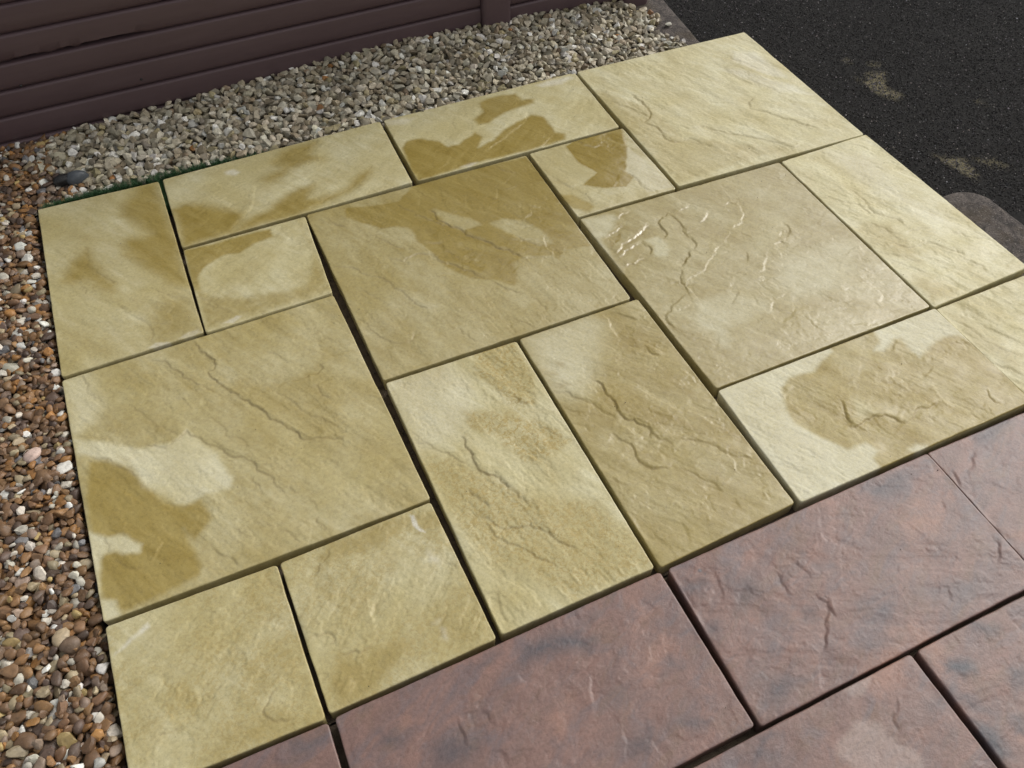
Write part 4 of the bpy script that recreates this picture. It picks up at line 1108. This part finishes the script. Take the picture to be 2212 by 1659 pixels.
def deposit(name, mask_fn, top_fn, bounds, sizes, angular, cols, count, seed, parent, nind, flat=(.45, .8), part='pebble', smooth=.5):
    r = np.random.default_rng(seed)
    x0, y0, x1, y1 = bounds; cell = .0025
    nx, ny = int((x1 - x0) / cell) + 1, int((y1 - y0) / cell) + 1
    gx, gy = np.meshgrid(x0 + np.arange(nx) * cell, y0 + np.arange(ny) * cell)
    T = top_fn(gx, gy); ok = mask_fn(gx, gy)
    Hm = T - .030; Hm[~ok] = 9.0
    oky, okx = np.where(ok)
    shapes = [rock_shape(int(r.integers(*angular)), r, *((.34, .68) if part == 'stone' else (.45, .82))) for _ in range(48)]
    R = []
    for it in range(count):
        best = None
        for c in range(5):
            k = r.integers(len(okx)); i, j = oky[k], okx[k]; dlt = Hm[i, j] - T[i, j]
            if best is None or dlt < best[0]: best = (dlt, i, j)
        dlt, i, j = best
        if dlt > -.004: continue
        a = sizes(r); bb = a * r.uniform(.62, .95); cc = bb * r.uniform(*flat)
        rr = int(round(math.sqrt(a * bb) / cell)); 
        i0, i1, j0, j1 = max(i - rr, 0), min(i + rr + 1, ny), max(j - rr, 0), min(j + rr + 1, nx)
        sub = Hm[i0:i1, j0:j1]
        yy, xx = np.ogrid[i0 - i:i1 - i, j0 - j:j1 - j]
        d2 = (xx * xx + yy * yy) / float(rr * rr + 1e-6)
        ins = (d2 < 1) & (sub < 5)
        if ins.sum() < .55 * (math.pi * rr * rr): continue
        basez = np.percentile(sub[ins], 58)
        # tilt follows the surface underneath
        zc = basez + cc * .72
        if zc + cc > T[i, j] + .013: continue
        dome = zc + cc * np.sqrt(np.clip(1 - d2, 0, 1))
        sub[ins] = np.maximum(sub[ins], dome[ins] - .001)
        R.append((x0 + j * cell, y0 + i * cell, zc, a, bb, cc, r.uniform(0, 6.283), r.normal() * .35, r.normal() * .35, int(r.integers(len(shapes))), it))
    S = np.array(R); n = len(S)
    # rotation matrices
    cz, sz = np.cos(S[:, 6]), np.sin(S[:, 6]); cxx, sx = np.cos(S[:, 7]), np.sin(S[:, 7]); cyy, sy = np.cos(S[:, 8]), np.sin(S[:, 8])
    O = np.zeros(n); I = np.ones(n)
    Rz = np.stack([cz, -sz, O, sz, cz, O, O, O, I], 1).reshape(n, 3, 3); Rx = np.stack([I, O, O, O, cxx, -sx, O, sx, cxx], 1).reshape(n, 3, 3); Ry = np.stack([cyy, O, sy, O, I, O, -sy, O, cyy], 1).reshape(n, 3, 3)
    Rm = Rz @ Rx @ Ry
    color = cols(r, n)
    # which stones show largest: near, on top, in view
    RTm = np.array(RT); cc_ = (S[:, :3] - np.array(CAM)) @ RTm.T; dep = -cc_[:, 2]
    u = cc_[:, 0] / dep * 853.5; vv = cc_[:, 1] / dep * 853.5
    inv = (np.abs(u) < 505) & (np.abs(vv) < 378)
    tops = S[:, 2] + S[:, 5]; ii = ((S[:, 1] - y0) / cell).astype(int).clip(0, ny - 1); jj = ((S[:, 0] - x0) / cell).astype(int).clip(0, nx - 1)
    free = tops > Hm[ii, jj] - .004
    score = np.sqrt(S[:, 3] * S[:, 4]) / dep * inv * free
    order = np.argsort(-score)[:nind]; indiv = np.zeros(n, bool); indiv[order] = True
    meshes = []
    for k, sh in enumerate(shapes):
        me = make_mesh(part, sh, ICO_F, smooth=r.random() < smooth); meshes.append(me); me.materials.append(M_PEB)
    for k in order:
        o = bpy.data.objects.new(part, meshes[int(S[k, 9])]); COL.objects.link(o)
        mm_ = Matrix(Rm[k].tolist()).to_4x4(); 
        o.matrix_world = Matrix.Translation(S[k, :3].tolist()) @ mm_ @ Matrix.Diagonal((S[k, 3], S[k, 4], S[k, 5], 1))
        o.parent = parent; o.color = tuple(color[k]) + (1,)
    rest = np.where(~indiv)[0]
    SH = np.array([shapes[int(k)] for k in S[rest, 9]])
    V = SH * S[rest, 3:6][:, None, :]
    V = np.einsum('nij,nkj->nki', Rm[rest], V) + S[rest, :3][:, None, :]
    nv = len(ICO_V)
    F = (ICO_F[None] + np.arange(len(rest))[:, None, None] * nv).reshape(-1, 3)
    me = make_mesh(name, V.reshape(-1, 3), F, smooth=False)
    fl = np.array([meshes[int(k)].polygons[0].use_smooth for k in S[rest, 9]])
    me.polygons.foreach_set('use_smooth', np.repeat(fl, len(ICO_F)))
    attr(me, 'stone_color', np.repeat(np.c_[color[rest], np.ones(len(rest))], nv, 0), 'FLOAT_COLOR')
    link(name, me, M_STONE, parent, kind='stuff')
    return n

def palette(entries):
    P = np.array([e[1] for e in entries]); w = np.array([e[0] for e in entries], float); w /= w.sum()
    def f(r, n):
        k = r.choice(len(P), n, p=w)
        c = P[k] * r.uniform(.64, 1.35, (n, 1)) * r.uniform(.98, 1.02, (n, 3))
        return np.clip(c, .008, .85)
    return f

def bed(name, top_fn, bounds, mat, cell=.02, **kw):
    x0, y0, x1, y1 = bounds
    X, Y, F = grid_xy(int((x1 - x0) / cell) + 2, int((y1 - y0) / cell) + 2, x0, y0, x1, y1)
    Z = top_fn(X, Y) - .026 + .004 * fbm(X * 30, Y * 30, 4)
    return link(name, make_mesh(name, np.c_[X.ravel(), Y.ravel(), Z.ravel()], F), mat, **kw)

# limestone chippings against the fence
def fence_y(x): return .32 + .015 * x
def top_lime(x, y):
    v = np.clip(y / .32, 0, 1)
    along = np.exp(-((x - 1.05) / .55) ** 2)
    return -.010 + v * (.010 + .030 * along) - .016 * sstep(1.55, 1.95, x) - .004 * np.exp(-v * 8)
def border(y): return .075 + .05 * np.sin(y * 22) + .12 * (y - .15)
def strip(x): return .006 + .016 * sstep(.66, .45, x) * sstep(-.01, .06, x)
def mask_lime(x, y):
    return (y > strip(x)) & (y < fence_y(x) - .004) & (x > border(y) - .012) & (x < 1.90 - .25 * np.clip(.16 - y, 0, 1) * 0 + .03 * np.sin(y * 35))
LIME_B = bed('gravel_bed', top_lime, (-.35, .004, 1.86, .50), M_EARTH, kind='structure', label='cream and grey limestone gravel between the fence and the yellow paving')
pal_lime = palette([(34, (.37, .325, .235)), (22, (.47, .43, .335)), (19, (.26, .215, .145)), (9, (.62, .60, .54)), (5, (.33, .28, .16)), (4, (.20, .175, .13)), (.4, (.34, .165, .06)), (2, (.23, .17, .11))])
nl = deposit('gravel', mask_lime, top_lime, (0.0, 0.0, 1.96, .36), lambda r: r.uniform(.0090, .0172), (9, 16), pal_lime, 9000, 11, LIME_B, 300, flat=(.6, .95), part='stone', smooth=.0)

# brown shingle down the left side
def top_sh(x, y): return -.014 + .004 * fbm(x * 7, y * 7, 9, 3) + .012 * sstep(0, -.12, x) * (y < 0) + .008 * sstep(0., .3, y)
def mask_sh(x, y):
    a = (x < -.012) & (y < fence_y(x) - .004)
    b_ = (y > strip(x)) & (y < fence_y(x) - .004) & (x < border(y) + .006)
    return (a | b_) & (x > -.36)
SH_B = bed('shingle_bed', top_sh, (-.60, -2.45, -.006, .50), M_EARTH, kind='structure', label='brown flint shingle along the left side of the yellow paving')
pal_sh = palette([(30, (.170, .098, .052)), (18, (.225, .125, .055)), (15, (.100, .066, .048)), (7, (.30, .15, .05)), (12, (.33, .265, .165)), (8, (.50, .46, .38)), (4, (.68, .66, .60)), (2.5, (.15, .145, .145)), (6, (.26, .19, .14)), (2, (.40, .29, .12))])
ns = deposit('shingle', mask_sh, top_sh, (-.37, -1.75, .14, .35), lambda r: min(.0185, .0056 + r.gamma(2.2, .0020)), (4, 13), pal_sh, 32000, 23, SH_B, 300, flat=(.45, .85), part='pebble', smooth=.5)
print('stones', nl, ns)

def single(name, loc, size, color, rot, seed, cuts, label, cat, smooth=True):
    me = make_mesh(name, rock_shape(cuts, np.random.default_rng(seed)), ICO_F, smooth=smooth)
    o = link(name, me, M_PEB, label=label, cat=cat)
    o.matrix_world = Matrix.Translation(loc) @ Matrix.Rotation(rot, 4, 'Z') @ Matrix.Rotation(.15, 4, 'X') @ Matrix.Diagonal(size + (1,))
    o.color = color + (1,)
    return o
single('cobble', (.112, .088, .004), (.030, .021, .018), (.075, .085, .095), .1, 3, 2, 'smooth slate grey cobble where brown shingle meets pale gravel', 'stone')
single('cobble', (.076, .092, -.001), (.024, .019, .016), (.022, .022, .022), .5, 5, 3, 'matt black cobble touching the slate grey one', 'stone')
single('flint_pebble', (-.071, -.788, .006), (.019, .013, .007), (.58, .43, .36), .55, 6, 2, 'largest pink white flat pebble in the shingle at left', 'pebble')
single('flint_pebble', (.002 - .052, -1.215, .004), (.017, .016, .010), (.15, .10, .065), .2, 8, 1, 'round brown flat topped pebble near the bottom left', 'pebble')
single('limestone_chip', (1.508, .0035, -.002), (.011, .009, .008), (.50, .48, .44), .4, 9, 6, 'pale stone wedged in the open joint beside the far corner slab', 'stone', False)
single('limestone_chip', (1.935, .165, -.0235), (.012, .008, .0065), (.46, .44, .36), .2, 10, 6, 'pale stone lying alone on the concrete edging', 'stone', False)

# ------------------------------------------------------------------ fence
def extrude_x(name, prof, x0, x1, nseg, yoff, chip=None, mat=M_FENCE, parent=None, seed=0):
    """prof: list of (out, z). Front faces -y."""
    xs = np.linspace(x0, x1, nseg + 1); m = len(prof); V = []
    for k, x in enumerate(xs):
        for q, (o, z) in enumerate(prof):
            dz = 0
            if chip is not None and q in chip[0]:
                dz = chip[1](x)
            V.append((x, yoff + .015 * x - o, z + dz))
    V = np.array(V)
    V[:, 1] += .0012 * fbm(V[:, 0] * 3, V[:, 2] * 4, 77, 2)
    F = []
    for k in range(nseg):
        for q in range(m):
            q2 = (q + 1) % m
            F.append((k * m + q, (k + 1) * m + q, (k + 1) * m + q2, k * m + q2))
    me = make_mesh(name, V, F, smooth=False)
    bm_cap = [list(range(m))[::-1], [nseg * m + i for i in range(m)]]
    import bmesh
    bm = bmesh.new(); bm.from_mesh(me); bm.verts.ensure_lookup_table()
    for c in bm_cap: bm.faces.new([bm.verts[i] for i in c])
    bmesh.ops.recalc_face_normals(bm, faces=bm.faces)
    for f in bm.faces: f.smooth = True
    bm.to_mesh(me); bm.free()
    try: me.set_sharp_from_angle(angle=math.radians(50))
    except Exception: pass
    return link(name, me, mat, parent)

fence = bpy.data.objects.new('fence', None); COL.objects.link(fence)
fence['label'] = 'plum brown fence of horizontal shiplap boards and posts behind the gravel'; fence['category'] = 'fence'
PITCH = .0697
def board_profile(z0, z1):
    return [(-.018, z0 + .0008), (.0002, z0 + .0012), (.0020, z0 + .0030), (.0052, z0 + .0065), (.0075, z0 + .0120), (.0084, z0 + .0300), (.0086, z1 - .0085), (.0082, z1 - .0058), (.0066, z1 - .0034), (.0025, z1 - .0012), (-.018, z1 - .0006)]
def chips(x):
    a = sstep(-.35, -.2, x) * (1 - sstep(.30, .43, x))
    n = float(fbm(np.array([x * 30.]), np.array([.5]), 5, 4)[0])
    return float(a) * 1.5 * max(0, .0016 + .007 * (n + .15) + .0045 * math.exp(-((x - .34) / .07) ** 2))
tops = [.007 + PITCH * k for k in range(-1, 14)]
for k, zt in enumerate(tops):
    z0 = zt - PITCH
    ch = ((1, 2, 3), chips) if abs(z0 - (.007 + 3 * PITCH)) < .002 else None
    extrude_x('board', board_profile(z0, zt), -2.4, 1.352, 380 if ch else 24, .32, ch, parent=fence)
for k, zt in enumerate([z - .018 for z in tops]):
    extrude_x('board', board_profile(zt - PITCH, zt), 1.452, 1.862, 6, .322, parent=fence)
def post(x0, x1):
    r = .014; pr = []
    cx, cy = (x0 + x1) / 2, .32 + .015 * (x0 + x1) / 2
    hw = (x1 - x0) / 2; f, bk = -.026, .07
    pts = []
    for (sx, sy, a0) in ((1, f + r, -90), (1, bk - r, 0), (-1, bk - r, 90), (-1, f + r, 180)):
        for a in np.linspace(a0, a0 + 90, 6):
            pts.append((cx + sx * (hw - r) + r * math.cos(math.radians(a)), cy + sy + r * math.sin(math.radians(a))))
    m = len(pts); zs = [-.25, 0, .3, .6, .955]
    V = [(x, y, z) for z in zs for x, y in pts] + [(cx + (x - cx) * .93, cy + (y - cy) * .93, .962) for x, y in pts]
    F = [(k * m + i, k * m + (i + 1) % m, (k + 1) * m + (i + 1) % m, (k + 1) * m + i) for k in range(len(zs)) for i in range(m)]
    me = make_mesh('post', V, F)
    import bmesh
    bm = bmesh.new(); bm.from_mesh(me); bm.verts.ensure_lookup_table(); bm.faces.new([bm.verts[len(zs) * m + i] for i in range(m)]); bm.to_mesh(me); bm.free()
    link('post', me, M_FENCE, fence)
post(1.354, 1.450); post(1.862, 1.956); post(-2.50, -2.405)
# coping strip along the top of each panel
for a, b in ((-2.4, 1.352), (1.452, 1.862)):
    extrude_x('top_rail', [(-.03, tops[-1] + .0), (.014, tops[-1] + .0), (.016, tops[-1] + .006), (.016, tops[-1] + .024), (.012, tops[-1] + .03), (-.03, tops[-1] + .03)], a, b, 6, .32, parent=fence)
extrude_x('light_block', [(-.0182, -.2), (-.0181, tops[-1]), (-.026, tops[-1]), (-.026, -.2)], -2.4, 1.86, 4, .32, mat=M_NAIL, parent=fence)  # unseen dark sheet added behind the boards to block light through the gaps
# two dark nail heads
for x, z in ((.056, .153), (.342, .098)):
    a = np.linspace(0, 2 * math.pi, 13)[:-1]; y = .32 + .015 * x - .0082
    V = [(x + .0035 * math.cos(t), y, z + .0035 * math.sin(t)) for t in a] + [(x + .0026 * math.cos(t), y - .002, z + .0026 * math.sin(t)) for t in a] + [(x, y - .0024, z)]
    F = [(i, (i + 1) % 12, 12 + (i + 1) % 12) for i in range(12)] + [(i, 12 + (i + 1) % 12, 12 + i) for i in range(12)] + [(12 + i, 12 + (i + 1) % 12, 24) for i in range(12)]
    link('nail_head', make_mesh('nail_head', V, F), M_NAIL, fence)

# ------------------------------------------------------------------ short grass along the back edge of the slabs
def grass():
    r = np.random.default_rng(5); V = []; F = []; n = 9000
    for i in range(n):
        if i % 6 == 0:      # down in the joint
            x = r.uniform(.297, .307); y = r.uniform(-.12, .012) if r.random() < .6 else r.uniform(-.05, .01); z = -.034; hgt = r.uniform(.020, .034)
        else:
            x = r.uniform(.02, .60) ; w = .020 * math.sin(math.pi * min(1, max(0, (x - .0) / .64))) + .004
            y = .003 + r.random() * (w * .8 + .004); z = -.024; hgt = r.uniform(.016, .027) * (1 - .3 * max(0, x - .4) / .2)
        a = r.uniform(0, 6.283); lean = r.uniform(.1, .7); wd = r.uniform(.0005, .0010)
        dx, dy = math.cos(a), math.sin(a); b = len(V)
        V += [(x - dy * wd, y + dx * wd, z), (x + dy * wd, y - dx * wd, z), (x + dx * lean * hgt * .35 + dy * wd * .7, y + dy * lean * hgt * .35 - dx * wd * .7, z + hgt * .6), (x + dx * lean * hgt * .35 - dy * wd * .7, y + dy * lean * hgt * .35 + dx * wd * .7, z + hgt * .6), (x + dx * lean * hgt, y + dy * lean * hgt, z + hgt)]
        F += [(b, b + 1, b + 2), (b, b + 2, b + 3), (b + 3, b + 2, b + 4)]
    link('grass', make_mesh('grass', V, F), M_GRASS, kind='stuff', label='short dark green grass between the gravel and the two far left slabs', cat='grass')
grass()

def grit():
    r = np.random.default_rng(15); V = []; F = []; C = []; n = 620
    base = np.array([(1, 0, 0), (-1, 0, 0), (0, 1, 0), (0, -1, 0), (0, 0, 1), (0, 0, -1)], float)
    f = np.array([(0, 2, 4), (2, 1, 4), (1, 3, 4), (3, 0, 4), (2, 0, 5), (1, 2, 5), (3, 1, 5), (0, 3, 5)])
    for i in range(n):
        u = r.random()
        if u < .22: x, y, z = r.uniform(0, 2.05), r.uniform(-2.0, -.02), .0015
        elif u < .5: x, y, z = r.uniform(.0, 2.0), -r.choice([.3, .6, .9, 1.2, 1.5]) + r.normal() * .002, -.034
        else: x, y, z = r.choice([.3, .6, .9, 1.2, 1.5]) + r.normal() * .002, r.uniform(-1.5, 0), -.034
        s = r.uniform(.0005, .0013) if z > 0 else r.uniform(.001, .003)
        c = r.choice([.03, .05, .1, .3] if z > 0 else [.05, .08, .12]); V.append(base * s * r.uniform(.6, 1.3, (6, 1)) + (x, y, z)); F.append(f + 6 * i); C += [(c, c * .85, c * .6, 1)] * 6
    me = make_mesh('grit', np.concatenate(V), np.concatenate(F), smooth=False); attr(me, 'stone_color', np.array(C), 'FLOAT_COLOR')
    link('grit', me, M_STONE, kind='stuff', label='specks of grit scattered over the slabs and in their open joints', cat='grit')
grit()
